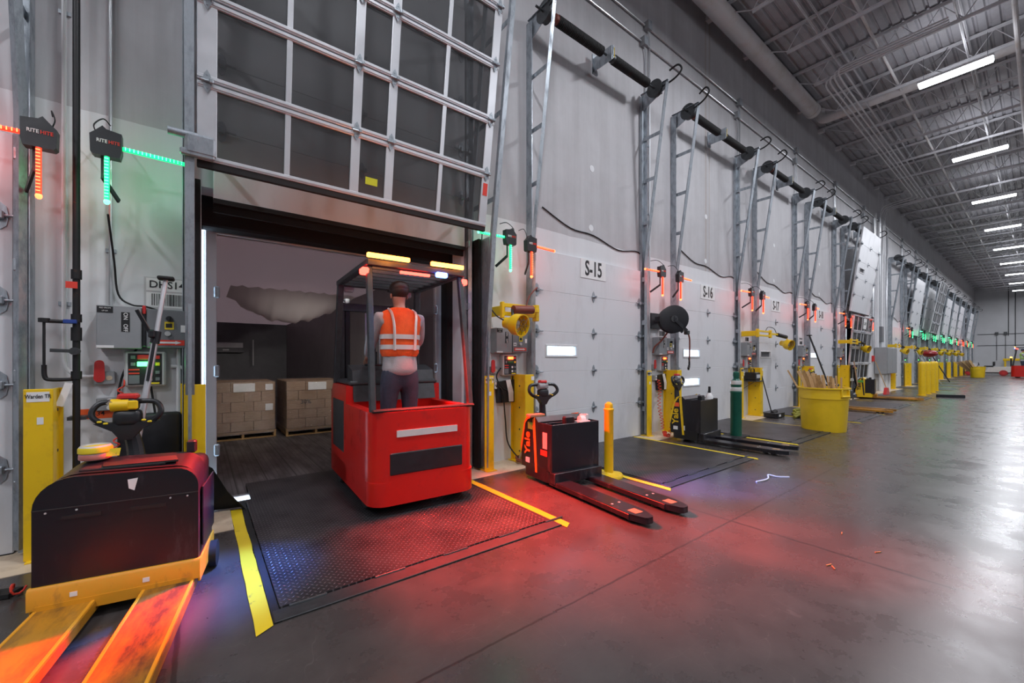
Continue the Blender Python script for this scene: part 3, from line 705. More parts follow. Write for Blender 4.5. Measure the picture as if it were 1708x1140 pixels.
# ------------------------------------------------------------------ dock gear between the doors
# guard posts: folded steel channels; kind A stands past a door's far edge, kind B before a door's near edge
def post_parts(s):
    hw, fy = (.11, -.20) if s > 0 else (.078, -.20)
    m = MB(); m.b2(-hw, hw, fy, fy+.012, .01, 1.21, .004)
    x = s*(hw-.006); m.b2(x-.006, x+.006, fy+.01, -.03 if s > 0 else .08, .01, 1.21, .003); m.b2(x-.006, x+s*.04, -.04 if s > 0 else .07, -.03 if s > 0 else .08, .01, 1.21, .002)
    return m
POST = {}
def guard_post(x, s, label, y=None):
    y = (D+.045 if s > 0 else D-.06) if y is None else y
    if s in POST: return dup(POST[s], (x, y, 0), label=label)
    t = POST[s] = thing('guard_post', label, 'guard post', (x, y, 0), 0, 'yellow steel guard posts')
    post_parts(s).build('channel', yellow, t)
    MB().b2(-.12+.03*s, .12+.03*s, -.24, .10, .004, .014, .002).build('base_plate', yellow, t)
    for z in (.15, .45, .75, 1.05): MB().cyl((s*(.114 if s > 0 else .084), -.08, z), (s*.07, -.08, z), .012, n=8).build('bolt', steel_dk, t)
    return t
def paper_on(t, x0, x1, z0, z1, y, m=paper, name='label', lab=None): return MB().b2(x0, x1, y-.0015, y, z0, z1).build(name, m, t, label=lab)
for i in DOORS[:-1]:
    nm = bay_name(i)
    p = guard_post(BX(i)+(1.50 if i < 1 else 1.36), 1, f'yellow guard post just past the far edge of {nm}')
    if i == -1: p.location = (-.905, D-.06, 0); p.scale.x = .64
    if i == 0: p.location.y = D-.10
    if i in (-1, 1, 2, 3):
        q = paper_on(p, -.085, .085 if i == -1 else .05, 1.12, 1.19, -.2005, name='post_label')
        if i == -1:
            MB().text('Warden TR', .040, (0, -.2025, 1.158), bold=.004).build('label_lettering', ink, q)
            paper_on(p, -.01, .04, .96, 1.01, -.2005, name='small_sticker')
    if i == 0:
        q = MB(); q.b2(-.05, .06, -.204, -.2005, 1.10, 1.18); q.build('torn_label', tape_y, p)
for i in DOORS[1:]:
    p = guard_post(BX(i)-1.60 if i else -.035, -1, f'yellow guard post just before the near edge of {bay_name(i)}')
    p.scale.x = .92 if i == 0 else 1.
    if i in (1, 3, 4): paper_on(p, .03, .085, 1.13, 1.185, -.2005, name='post_label')

# traffic lights: black box, one upright and one level LED tube
def comm_light(loc, red, toward, label, rz=0.):
    key = ('comm', red, toward)
    if key in POST: return dup(POST[key], loc, rz, label)
    t = POST[key] = thing('dock_signal_light', label, 'signal light', loc, rz, 'dock signal lights'); t.scale = (.72, .85, .85)
    s = toward
    m = MB(); m.prism([(-.10*s, -.11), (.10*s, -.11), (.115*s, -.05), (.115*s, .11), (.0, .125), (-.03*s, .15), (-.09*s, .09), (-.125*s, .06), (-.12*s, -.09)], 'y', -.05, .04)
    b = m.build('housing', black, t)
    MB().text('RITE', .042, (-.034, -.052, .015), bold=.008).build('lettering', paper, b, label='white lettering')
    MB().text('HITE', .042, (.058, -.052, .015), bold=.008).build('lettering', inkred, b, label='red lettering')
    tm, hm = (ledred, ledred_hot) if red else (ledgreen, ledgreen_hot)
    MB().cyl((0, -.03, -.11), (0, -.03, -.50), .021, n=12).build('led_tube', tm, t)
    m = MB()
    for k in range(13): m.box((0, -.052, -.13-.028*k), (.030, .006, .007), .001)
    m.ball((0, -.03, -.505), .026, n=10); m.build('led_row', hm, t)
    MB().cyl((.115*s, .0, .0), (.64*s, .03, .0), .019, n=12).build('led_tube', tm, t)
    m = MB()
    for k in range(15): m.box((.14*s+.033*s*k, -.022+.0025*k, 0), (.008, .006, .028), .001)
    m.ball((.645*s, .03, 0), .023, n=10); m.build('led_row', hm, t)
    m = MB(); m.b2(-.05, -.03, .0, .02, -.30, -.05); m.bar((-.04, .01, -.28), (-.04+.1*s, .20, -.42), .02, .04); m.build('mount_arm', black, t)
    m = MB(); m.tube(cat_curve([(-.08*s, 0, .09), (-.10*s, 0, .16), (-.05*s, .12, .28), (-.02*s, .28, .30)]), .006, 6); m.build('cable', rubber, t)
    lamp('signal_lamp', 'POINT', (.02*s, -.11, -.30), 1.5 if red else 1.0, (1, .06, .03) if red else (.05, 1, .35), t, shadow_soft_size=.12)
    lamp('signal_lamp', 'POINT', (.40*s, -.06, -.05), 1.5 if red else 1.0, (1, .06, .03) if red else (.05, 1, .35), t, shadow_soft_size=.12)
    return t
GREEN = {8, 9, 10, 11, 12, 15}
YC = D-.27
comm_light((-.895, YC, 2.99), True, -1, 'black signal box with red light tubes left of the black iron pipe')
comm_light((-.555, YC, 3.03), False, 1, 'black signal box with green light tubes right of the black iron pipe')
comm_light((3.24, YC, 3.02), False, -1, 'black signal box with green light tubes beside the raised screen door')
comm_light((3.56, YC-.05, 2.97), True, 1, 'black signal box with red light tubes at the near edge of door S-15')
for i in DOORS[2:-1]:
    g = i in GREEN
    c = 'green' if g else 'red'
    comm_light((BX(i)+1.56, YC, 3.03), g is False, -1, f'black signal box with {c} tubes, far edge of {bay_name(i)}')
    if i+1 in DOORS:
        g2 = (i+1) in GREEN; c2 = 'green' if g2 else 'red'
        comm_light((BX(i)+2.14, YC-.02, 3.0), g2 is False, 1, f'black signal box with {c2} tubes, near edge of {bay_name(i+1)}')

# switch boxes and leveler control of one bay (local x measured from the bay centre)
def switch_box(i, x, label, y=WY):
    t = thing('disconnect_box', label, 'switch box', (BX(i)+x, y, 1.675), 0, 'grey disconnect boxes')
    MB().b2(-.13, .13, -.15, 0, -.17, .17, .006).build('enclosure', panelgrey, t)
    f = MB().b2(-.128, .128, -.156, -.149, -.168, .168, .004).build('cover', panelgrey, t)
    q = MB().b2(-.125, -.035, -.158, -.155, .11, .16).build('nameplate', ink, f); MB().text('FED FROM', .014, (-.08, -.159, .147)).text('LP-2A', .014, (-.08, -.159, .125)).build('lettering', paper, q)
    q = MB().b2(.012, .062, -.158, -.155, -.035, .12).build('on_off_plate', ink, f); MB().text('ON', .036, (.037, -.159, .088), (0, 0, -1), (1, 0, 0), bold=.01).text('OFF', .036, (.037, -.159, -.005), (0, 0, -1), (1, 0, 0), bold=.01).build('lettering', paper, q)
    MB().b2(-.128, -.03, -.158, -.155, -.165, -.145).build('small_label', paper, f)
    MB().b2(.132, .158, -.13, -.02, -.15, .14, .004).build('lever_guard', black, t)
    MB().box((.145, -.12, .15), (.022, .04, .07), .006).build('lever', redpl, t)
    return t
def control_box(i, x, label, y=WY):
    t = thing('control_box', label, 'switch box', (BX(i)+x, y, 1.68), 0, 'dark grey control boxes')
    b = MB().b2(-.135, .135, -.13, 0, -.165, .155, .006).build('enclosure', panelgrey2, t)
    MB().cyl((.01, -.13, .08), (.01, -.155, .08), .022, n=16).box((.01, -.16, .08), (.012, .02, .04), .003).build('selector_knob', black, t)
    MB().b2(-.02, .04, -.1335, -.1295, -.01, .055).build('yellow_plate', tape_y, b)
    q = MB().b2(-.012, .030, -.1355, -.133, .006, .04).build('black_square', ink, b)
    MB().cyl((.0, -.13, -.045), (.0, -.148, -.045), .02, n=16).build('push_button', plastic_lg, t)
    q = MB().b2(-.12, -.07, -.1335, -.1295, -.075, -.03).build('tag', paper, b); MB().text('KSE', .022, (-.095, -.1345, -.052)).build('lettering', ink, q)
    MB().b2(.085, .12, -.1335, -.1295, -.03, .03).build('tag', paper, b)
    q = MB().b2(-.105, .11, -.1335, -.1295, -.142, -.098).build('red_arrow_plate', inkred, b)
    MB().prism([(-.09, -.128), (.05, -.128), (.05, -.135), (.09, -.12), (.05, -.105), (.05, -.112), (-.09, -.112)], 'y', -.1355, -.134).build('arrow', paper, q)
    return t
def leveler_panel(i, x, lit, label, y=WY):
    t = thing('leveler_control_panel', label, 'control panel', (BX(i)+x, y, 1.34), 0, 'dock leveler control panels')
    b = MB().b2(-.13, .13, -.09, 0, -.145, .145, .012).build('enclosure', plastic_lg, t)
    f = MB().b2(-.105, .105, -.0935, -.0895, -.13, .128, .004).build('face_plate', ink, b)
    m1, m2 = (redpl, litgreen) if lit == 'green' else (litred, mat('off_green_lens', (.02, .10, .03), .3, 0, 0) if 'off_green_lens' not in MATS else MATS['off_green_lens'])
    MB().b2(-.05, .05, -.102, -.093, .078, .116, .006).build('red_lens', m1, t)
    MB().b2(-.05, .05, -.102, -.093, .022, .060, .006).build('green_lens', m2, t)
    for (xa, za, mm) in ((-.075, .097, panelgrey2), (.078, .097, redpl), (-.075, .04, panelgrey2), (.078, .04, tape_y), (.03, -.03, paper), (.03, -.085, paper), (.078, -.03, panelgrey2), (.078, -.085, panelgrey2)):
        MB().b2(xa-.014, xa+.014, -.0985, -.093, za-.014, za+.014, .002).build('button', mm, t)
    for za in (-.005, -.035): MB().b2(-.10, -.035, -.0965, -.093, za-.006, za+.006).build('warning_strip', inkred, t)
    MB().b2(-.10, -.035, -.0955, -.093, -.12, -.05).build('text_plate', panelgrey2, t)
    MB().b2(.02, .09, -.0955, -.093, -.126, -.112).build('yellow_strip', tape_y, t)
    if lit == 'green': lamp('panel_lamp', 'POINT', (0, -.13, .04), .25, (.1, 1, .2), t, shadow_soft_size=.02)
    else: lamp('panel_lamp', 'POINT', (0, -.13, .097), .25, (1, .1, .03), t, shadow_soft_size=.02)
    return t
def outlet(i, x, z, label, cover=False, y=WY):
    t = thing('outlet_box', label, 'electrical outlet', (BX(i)+x, y, z), 0, 'outlet boxes')
    b = MB().b2(-.058, .058, -.05, 0, -.052, .052, .006).build('box', panelgrey, t)
    for s in (-.027, .027):
        m = MB(); m.cyl((s if cover else .02, -.05, 0 if cover else s), (s if cover else .02, -.053, 0 if cover else s), .019, n=16)
        q = m.build('socket', cream if cover else paper, t)
    if cover:
        m = MB(); m.prism(arc(-.027, .0, .032, PI, 2*PI, 8)+arc(-.027, .115, .028, 0, PI, 8), 'y', -.07, -.056); m.build('red_cover', redpl, t)
    return t
SRC = {}
def clone(kind, fn, i, x, label, z=None, y=WY):
    """first of a kind builds it, the rest copy it with its parts"""
    if kind in SRC:
        o = SRC[kind]; return dup(o, (BX(i)+x, y, o.location.z if z is None else z), label=label)
    o = SRC[kind] = fn(); return o
for i in [0, 1, 2, 3, 4, 5, 7, 8, 9, 10, 11, 12]:
    nm = bay_name(i)
    clone('sb', lambda: switch_box(i, -1.913, ''), i, -1.913, f'pale grey disconnect box with on-off plate before {nm}')['label'] = f'pale grey disconnect box with on-off plate before {nm}'
    clone('cb', lambda: control_box(i, -1.62, ''), i, -1.62, '')['label'] = f'dark grey control box with red arrow plate before {nm}'
    g = i == 0 or i in GREEN
    clone('lpg' if g else 'lpr', lambda: leveler_panel(i, -1.764, 'green' if g else 'red', ''), i, -1.764, '')['label'] = f'leveler control panel with a lit {"green" if g else "red"} lamp before {nm}'
for i in [0, 1, 2, 3, 4]:
    nm = bay_name(i)
    clone('ob', lambda: outlet(i, -2.01, 1.27, '', True), i, -2.01, '')['label'] = f'outlet box with a red cover on the wall before {nm}'
    clone('ob2', lambda: outlet(i, -2.0, 1.06, ''), i, -2.0, '')['label'] = f'lower outlet box on the wall before {nm}'
# location signs with bar codes
def bar_sign(i, x, txt, label):
    t = thing('location_sign', label, 'sign', (BX(i)+x, WY, 1.985), 0, 'location signs')
    MB().b2(-.15, .15, -.004, 0, -.135, .135).build('backing', plastic_lg, t)
    b = MB().b2(-.135, .14, -.006, -.004, .02, .125).build('name_card', paper, t); MB().text(txt, .085, (0, -.007, .072), bold=.012, sx=.95).build('lettering', ink, b)
    c = MB().b2(-.135, .14, -.006, -.004, -.12, .005).build('code_card', paper, t); m = MB(); xx = -.10; rr = random.Random(5)
    while xx < .11:
        wd = rr.choice((.003, .003, .006, .009)); m.b2(xx, xx+wd, -.0075, -.006, -.105, -.005); xx += wd+rr.choice((.003, .005, .007))
    m.build('bar_code', ink, c); return t
bar_sign(0, -1.63, 'DHS14', 'white location sign DHS14 with a bar code behind the cargo bar')
bar_sign(2, -1.72, 'DHS16', 'white location sign with a bar code under the hose reel')
bar_sign(4, -1.72, 'DHS18', 'white location sign with a bar code before door S-18')
bar_sign(3, -1.72, 'DHS17', 'white location sign with a bar code under the yellow lamp arm before door S-17')

# wall conduits
def wall_tube(name, pts, r, m, label, cat='conduit', group=None, n=8, straps=()):
    t = MB().tube(pts, r, n); o = t.build(name, m, label=label, cat=cat, group=group)
    for p in straps: MB().b2(p[0]-r-.02, p[0]+r+.02, WY-.012, WY-.002, p[2]-.015, p[2]+.015).build('strap', galv, o)
    return o
wall_tube('wall_conduit', [(1.5, WY-.03, 7.38), (46, WY-.03, 7.38)], .017, conduit, 'lower of the two long level conduits high on the dock wall', group='long level wall conduits')
wall_tube('wall_conduit', [(1.5, WY-.03, 7.73), (46, WY-.03, 7.73)], .017, conduit, 'upper of the two long level conduits high on the dock wall', group='long level wall conduits')
for i in DOORS[2:11]:
    nm = bay_name(i)
    for k, (dx, zt) in enumerate(((1.50, 7.38), (1.62, 7.73))):
        x = BX(i)+dx
        if i+1 in DOORS or i == 5: wall_tube('drop_conduit', cat_curve([(x-.07, WY-.04, zt-.06), (x-.03, WY-.04, zt-.14), (x, WY-.03, zt-.3), (x, WY-.03, zt-.5)], 4)+[(x, WY-.03, 1.7 if k else 3.5)], .016, conduit, f'{"thin" if k else "short thin"} upright conduit in the gap past {nm}', group='upright conduits between doors', n=6, straps=[(x, 0, 5.5), (x, 0, 4.2)])
        t = thing('junction_box', f'{"upper" if k else "lower"} grey junction box high above the gap past {nm}', 'junction box', (x-.08, WY, zt), 0, 'junction boxes on the level conduits')
        MB().b2(-.06, .06, -.1, -.002, -.08, .08, .004).build('box', panelgrey, t); MB().b2(-.062, .062, -.105, -.099, -.082, .082, .002).build('cover', galv, t)
    wall_tube('signal_cable', cat_curve([(BX(i)-1.1, WY-.012, 3.72), (BX(i)-.5, WY-.012, 3.52), (BX(i)+.05, WY-.012, 3.50), (BX(i)+.7, WY-.012, 3.36), (BX(i)+1.28, WY-.012, 3.42), (BX(i)+1.5, WY-.02, 3.2)], 5), .009, rubber, f'black cable sagging across the wall above {nm}', 'cable', 'cables above the doors', 6)
# left gap before the DHS14 bay
wall_tube('wall_conduit', [(-.832, WY-.03, 8.9), (-.832, WY-.03, 3.5)] + [(-.832, WY-.03, 1.6)] + cat_curve([(-.832, WY-.03, 1.55), (-.82, WY-.03, 1.36), (-.75, WY-.03, 1.29), (-.66, WY-.03, 1.285)], 4), .014, white, 'white upright conduit bending to the red-covered outlet box, left of the black pipe', straps=[(-.832, 0, 4.1), (-.832, 0, 1.85)])
wall_tube('wall_conduit', [(-.575, WY-.03, 8.9), (-.575, WY-.03, 1.85)], .012, conduit, 'silver upright conduit down to the pale grey disconnect box of the open bay', straps=[(-.575, 0, 4.45), (-.575, 0, 2.3)])
t = thing('iron_pipe', 'black iron air pipe with valve running up the wall beside the white conduit', 'pipe', (-.742, D-.12, 0))
m = MB(); m.cyl((0, 0, .02), (0, 0, 8.9), .021, n=14)
for z, h in ((1.30, .06), (1.61, .10), (2.06, .07), (1.73, .06)): m.cyl((0, 0, z-h/2), (0, 0, z+h/2), .030, n=14)
m.build('riser', pipeblk, t)
m = MB(); m.tube([(-.02, 0, 1.70), (-.16, -.02, 1.70)], .014, 8); m.tube([(-.16, -.02, 1.70), (-.16, -.02, 1.36)] , .008, 8); m.tube(cat_curve([(-.16, -.02, 1.38), (-.155, -.02, 1.29), (-.12, -.02, 1.27), (0, 0, 1.27)]), .014, 10); m.build('side_branch', pipeblk, t)
MB().cyl((-.16, -.02, 1.69), (-.16, -.02, 1.72), .03, n=14).build('valve_wheel', pipeblk, t)
m = MB(); m.cyl((0, -.02, 1.48), (0, -.075, 1.48), .028, n=12); m.bar((.0, -.07, 1.48), (-.12, -.08, 1.485), .012, .025); m.build('valve_lever', steel_dk, t)
MB().b2(-.06, .01, -.06, -.03, 1.685, 1.715, .004).build('blue_lever', mat('blue_handle', (.02, .06, .30), .4), t)
MB().b2(-.05, .012, -.040, -.037, 1.95, 2.0).build('red_tag', inkred, t)
MB().add([(-.10, -.05, 1.08), (-.06, -.05, 1.07), (-.01, -.05, 1.24), (-.05, -.05, 1.25)], [[0, 1, 2, 3]]).build('paper_tag', paper, t, smooth=0)
MB().b2(-.05, .05, .0, .12, .96, .985).build('clamp', steel_dk, t)
wall_tube('black_cable', cat_curve([(-.555, YC+.02, 2.52), (-.545, WY-.1, 2.2), (-.53, WY-.03, 1.95), (-.45, WY-.04, 1.87), (-.36, WY-.05, 1.86), (-.25, WY-.05, 1.82)], 5), .007, rubber, 'black cable hanging from the green signal light to the switch boxes', 'cable')
wall_tube('wall_conduit', cat_curve([(-.20, WY-.03, 1.36), (-.13, WY-.03, 1.35), (-.08, WY-.03, 1.27), (-.07, WY-.03, 1.1), (-.07, WY-.03, .03)], 5), .015, white, 'white conduit bending from the green lit control panel down behind the guard post')
wall_tube('wall_conduit', [(-.15, WY-.03, 1.51), (-.15, WY-.03, .05)], .017, white, 'white conduit dropping from the dark grey control box of the open bay')
wall_tube('black_cable', cat_curve([(-.40, WY-.03, 1.55), (-.50, WY-.04, 1.3), (-.53, WY-.04, 1.05), (-.50, WY-.04, .75), (-.38, WY-.05, .62), (-.27, WY-.05, .72), (-.30, WY-.05, .95), (-.33, WY-.05, 1.2)], 6), .008, rubber, 'black cable looping below the green lit control panel', 'cable')
m = MB(); pts = []
for k in range(90):
    a = k*PI/6; pts.append((-.50+.018*math.cos(a)-.03*k/90, WY-.14+.018*math.sin(a), 1.21-.50*k/90))
m.tube([(-.49, WY-.06, 1.26)] + pts, .0055, 6); m.build('coiled_cord', coilred, label='red coiled cord hanging from the outlet behind the handle of the worn orange pallet jack', cat='cord')
m = MB(); m.b2(-.13, .13, -.002, 0, -.04, .04); s = m.build('red_sign', orangelab, label='orange-red wall label J-34 beside the black iron pipe', cat='sign', loc=(-.65, WY, .985)); MB().text('J-34', .05, (0, -.003, 0), bold=.006).build('lettering', ink, s)
m = MB(); m.b2(-.2, .2, -.11, -.0, -.22, .22, .03); m.build('document_holder', black, label='black document holder on the wall behind the handle of the worn orange pallet jack', cat='holder', loc=(-.33, WY, .75))

# yellow swing-arm dock lamps
def dock_lamp(loc, folded, label, head=1, key=None):
    k = ('arm', folded)
    if k in POST: return dup(POST[k], loc, label=label)
    t = POST[k] = thing('dock_lamp', label, 'dock lamp', loc, 0, 'yellow swing-arm dock lamps')
    MB().b2(-.02, .02, .0, .36, -.07, .06, .006).build('wall_bracket', yellow, t)
    if folded:
        m = MB(); m.b2(-.04, .52, -.03, .0, .035, .085, .004); m.b2(-.04, .52, -.03, .0, -.075, -.025, .004); m.b2(.50, .56, -.05, .03, -.12, .10, .006); m.b2(-.06, -.02, -.04, .02, -.11, .10, .006); m.build('lower_arm', yellow, t)
        m = MB(); m.b2(.1, .52, -.10, -.07, -.01, .04, .004); m.build('upper_arm', yellow, t)
        MB().tube([(.08, -.09, .0), (.40, -.09, .02)], .055, 12).build('cloth_wrap', redbrown, t)
        h = (.03, -.20, -.20); d = Vector((.22, -.95, -.18)).normalized()
        MB().bar((.06, -.09, .0), (h[0], h[1]+.05, h[2]+.05), .025, .025).build('yoke', steel_dk, t)
        MB().tube(cat_curve([(-.2, .2, 1.2), (-.22, .2, .3), (-.16, .0, -.05), (-.05, -.08, -.15)]), .008, 6).build('cable', rubber, t)
        MB().tube(cat_curve([(.3, -.06, .0), (.38, -.05, .2), (.52, -.05, .34)]), .010, 6).build('cable', redbrown, t)
    else:
        m = MB(); m.b2(.0, .74, -.03, .0, .03, .075, .004); m.b2(.0, .74, -.03, .0, -.075, -.03, .004); m.b2(.70, .77, -.045, .015, -.10, .10, .006); m.b2(-.04, .02, -.045, .02, -.10, .10, .006); m.build('lower_arm', yellow, t)
        MB().b2(.76, 1.45, -.03, .0, -.02, .03, .004).build('upper_arm', yellow, t)
        MB().tube([(1.2, -.015, .0), (1.75, -.02, -.04)], .05, 12).build('black_sleeve', rubber, t)
        m = MB(); m.bar((1.72, -.02, -.03), (1.84, -.02, -.06), .03, .03); m.bar((1.84, -.02, -.03), (1.80, -.03, -.2), .02, .02); m.build('yoke', yellow, t)
        MB().tube(cat_curve([(.45, -.02, .08), (.6, -.02, .17), (.95, -.02, .15), (1.1, -.02, .04)]), .008, 6).build('cable', rubber, t)
        h = (1.72, -.06, -.24); d = Vector((-.25, -.9, -.25)).normalized()
    x, y, z = frame(d); M = Matrix((x, y, z)).transposed().to_4x4()
    MB().lathe([(.045, -.19), (.07, -.17), (.075, -.10), (.12, -.03), (.135, .0), (.138, .10), (.142, .10), (.142, .115), (.128, .115), (.125, .0), (.05, -.06)], h, 24, M).build('lamp_head', yellow, t)
    MB().lathe([(.06, -.01), (.055, .03), (.03, .05), (0, .055)], h, 18, M).build('bulb', plastic_lg, t)
    m = MB()
    for k in range(8):
        a = k*PI/4; p = lambda r, zz: Vector(h) + x*(r*math.cos(a)) + y*(r*math.sin(a)) + z*zz
        m.tube([p(.13, .11), p(.06, .125), p(.01, .125)], .003, 5)
    m.tube([Vector(h)+x*(.07*math.cos(q*PI/8))+y*(.07*math.sin(q*PI/8))+z*.123 for q in range(16)], .003, 5, True)
    m.build('wire_guard', steel_dk, t)
    return t
dock_lamp((3.12, D-.32, 2.06), True, 'yellow dock lamp on a folded arm on the wall before door S-15')
dock_lamp((BX(3)-2.02, D-.32, 2.06), False, 'yellow dock lamp on a long arm stretched across door S-17')
dock_lamp((BX(5)-1.9, D-.36, 2.06), False, 'yellow dock lamp on a long arm across the lowered screen door')
dock_lamp((BX(7)-2.0, D-.32, 2.06), False, 'yellow dock lamp on a long arm just past the electrical cabinet')
for i in (8, 9, 10, 11, 12, 13): dock_lamp((BX(i)-1.95, D-.32, 2.06), False, f'yellow dock lamp on a long arm at {bay_name(i)}')

# ------------------------------------------------------------------ trailers, seals, loads
def trailer(i, label):
    t = thing('trailer', label, 'trailer', (BX(i), D, 0), 0, 'trailers backed to the open docks')
    xa, xb, y0, y1, h = -1.30, 1.20, .58, 13., 2.72
    MB().b2(xa, xb, y0, y1, -.15, .0).build('floor_deck', trailfloor_m, t)
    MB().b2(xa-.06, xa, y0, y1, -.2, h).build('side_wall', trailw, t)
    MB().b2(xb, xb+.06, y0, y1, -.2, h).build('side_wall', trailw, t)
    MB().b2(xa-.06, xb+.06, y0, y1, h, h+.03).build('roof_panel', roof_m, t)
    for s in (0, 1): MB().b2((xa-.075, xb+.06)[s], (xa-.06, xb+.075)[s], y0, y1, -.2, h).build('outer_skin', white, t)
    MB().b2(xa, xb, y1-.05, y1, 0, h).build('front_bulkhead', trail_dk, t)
    m = MB(); m.b2(xa-.065, xa+.03, y0-.05, y0+.02, -.3, h+.06, .006); m.b2(xb-.03, xb+.065, y0-.05, y0+.02, -.3, h+.06, .006); m.b2(xa, xb, y0-.05, y0+.02, h-.03, h+.06, .006); m.build('rear_frame', alu, t)
    m = MB(); m.b2(xa-.06, xb+.06, y0-.06, y0+.1, -.28, -.004, .008); m.build('sill', alu, t)
    return t
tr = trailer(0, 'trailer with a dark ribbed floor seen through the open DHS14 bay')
m = MB(); m.b2(-1.3, -.20, 12.4, 12.9, 1.65, 2.0, .01); u = m.build('cooling_unit', trail_dk, tr); MB().b2(-1.28, -.22, 12.37, 12.4, 1.82, 1.99, .004).build('louver', plastic_lg, u)
m = MB(); m.b2(-.80, -.62, 12.37, 12.4, 1.72, 1.77, .004); m.build('handle', plastic_lg, u)
MB().b2(.05, .08, 12.2, 12.24, 1.2, 2.1).build('drain_tube', plastic_lg, tr)
for s, x in ((-1, -1.27), (1, 1.17)):
    for z in (.5, 1.3, 2.1): MB().box((x, .54, z), (.05, .05, .12), .01).build('door_hinge', galv, tr)
# sagging white sheet slung under the trailer roof
vs = []; nu, nv = 26, 10
for a in range(nu+1):
    for b_ in range(nv+1):
        u, v = a/nu, b_/nv
        x = -1.02+2.0*u; y = 3.3+1.5*v
        z = 2.60-.62*(math.sin(PI*u)**.8)*math.sin(PI*v)*.55-.40*math.sin(PI*u)*(v**1.3)*(1-u*.5)-.03*math.sin(u*37+v*3)*v-.02*math.sin(u*61)
        vs.append((x, y, z))
MB().add(vs, [[a*(nv+1)+b_, (a+1)*(nv+1)+b_, (a+1)*(nv+1)+b_+1, a*(nv+1)+b_+1] for a in range(nu) for b_ in range(nv)]).build('fabric_air_chute', sheet_m, label='white fabric sheet sagging under the roof of the trailer', cat='fabric sheet', loc=(BX(0), D, 0), smooth=80)
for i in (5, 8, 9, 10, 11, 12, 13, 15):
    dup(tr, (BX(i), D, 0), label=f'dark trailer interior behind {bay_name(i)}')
def seal(i, label):
    t = thing('dock_seal', label, 'dock seal', (BX(i), D, 0), 0, 'black foam dock seals')
    MB().b2(-1.5, -1.392, .30, .50, 0, 2.9, .02).build('side_pad', foam, t)
    MB().b2(1.228, 1.45, .30, .50, 0, 2.9, .02).build('side_pad', foam, t)
    MB().b2(-1.5, 1.45, .30, .51, 2.70, 3.15, .02).build('head_pad', foam, t)
    m = MB(); rr = random.Random(3); k = 0; x = -1.28
    while x < 1.28:
        hh = rr.uniform(.01, .035); m.add([(x, .03+rr.uniform(-.01, .01), 2.80), (x+.02, .035, 2.80), (x+.01+rr.uniform(-.01, .02), .02, 2.85+hh)], [[0, 1, 2]]); x += .012
    m.b2(-1.31, 1.31, .02, .05, 2.76, 2.83); m.build('brush_strip', foam, t, smooth=0)
    return t
s0 = seal(0, 'black foam dock seal framing the open DHS14 bay')
for i in (5, 8, 9, 10, 11, 12, 13, 15): dup(s0, (BX(i), D, 0), label=f'black foam dock seal framing {bay_name(i)}')

def pallet_load(x, y, label, seed, rz=0.):
    t = thing('pallet_load', label, 'pallet load', (x, y, 0), rz, 'shrink-wrapped pallet loads in the trailer')
    p = MB(); 
    for k in range(7): p.b2(-.51+.155*k, -.51+.155*k+.09, -.6, .6, .115, .135, .003)
    for k in range(3): p.b2(-.51, .51, -.6+.555*k, -.6+.555*k+.09, .0, .018, .003)
    for k in range(3): p.b2(-.51+.4905*k, -.51+.4905*k+.038, -.6, .6, .018, .115, .002)
    p.b2(-.51, .51, -.602, -.585, .095, .135, .002)
    p.build('pallet', palwood, t)
    rr = random.Random(seed); z = .137
    for lay in range(5):
        h = .175; cuts = [-.5, -.18, .16, .5] if lay % 2 == 0 else [-.5, -.30, .02, .28, .5]
        for a, b in zip(cuts[:-1], cuts[1:]):
            MB().b2(a+.003, b-.003, -.58+rr.uniform(0, .012), -.2, z+.001, z+h-.002, .006).build('carton', cardb, t)
        MB().b2(-.5, .5, -.195, .58, z+.001, z+h-.002, .008).build('carton', cardb, t)
        z += h
    MB().b2(-.14, .18, -.5995, -.5965, z-.17, z-.02, .0).build('paper_sheet', paper, t)
    MB().b2(.34, .46, -.5995, -.5965, z-.15, z-.04).build('paper_label', paper, t)
    MB().b2(.34, .46, -.5995, -.5965, z-.52, z-.40).build('paper_label', paper, t)
    m = MB(); nn = 20; nz = 12; vs = []; rr = random.Random(seed+9)
    ring = rrect(-.515, .515, -.605, .595, .04, 5)
    for q in range(nz+1):
        for a, b in ring: vs.append((a*(1+rr.uniform(-.006, .010)), b*(1+rr.uniform(-.004, .006)), .08+(z-.06)*q/nz))
    L = len(ring); m.add(vs, [[q*L+k, q*L+(k+1) % L, (q+1)*L+(k+1) % L, (q+1)*L+k] for q in range(nz) for k in range(L)])
    m.build('stretch_wrap', wrap_m, t, smooth=70); return t
pallet_load(.60, 9.2, 'shrink-wrapped pallet load of cartons on the left inside the trailer', 1)
pl = pallet_load(1.76, 9.05, 'shrink-wrapped pallet load of cartons beside the forklift mast inside the trailer', 2)
MB().text('30%', .11, (-.18, -.6, .62), bold=.004).build('marker_writing', ink, pl)

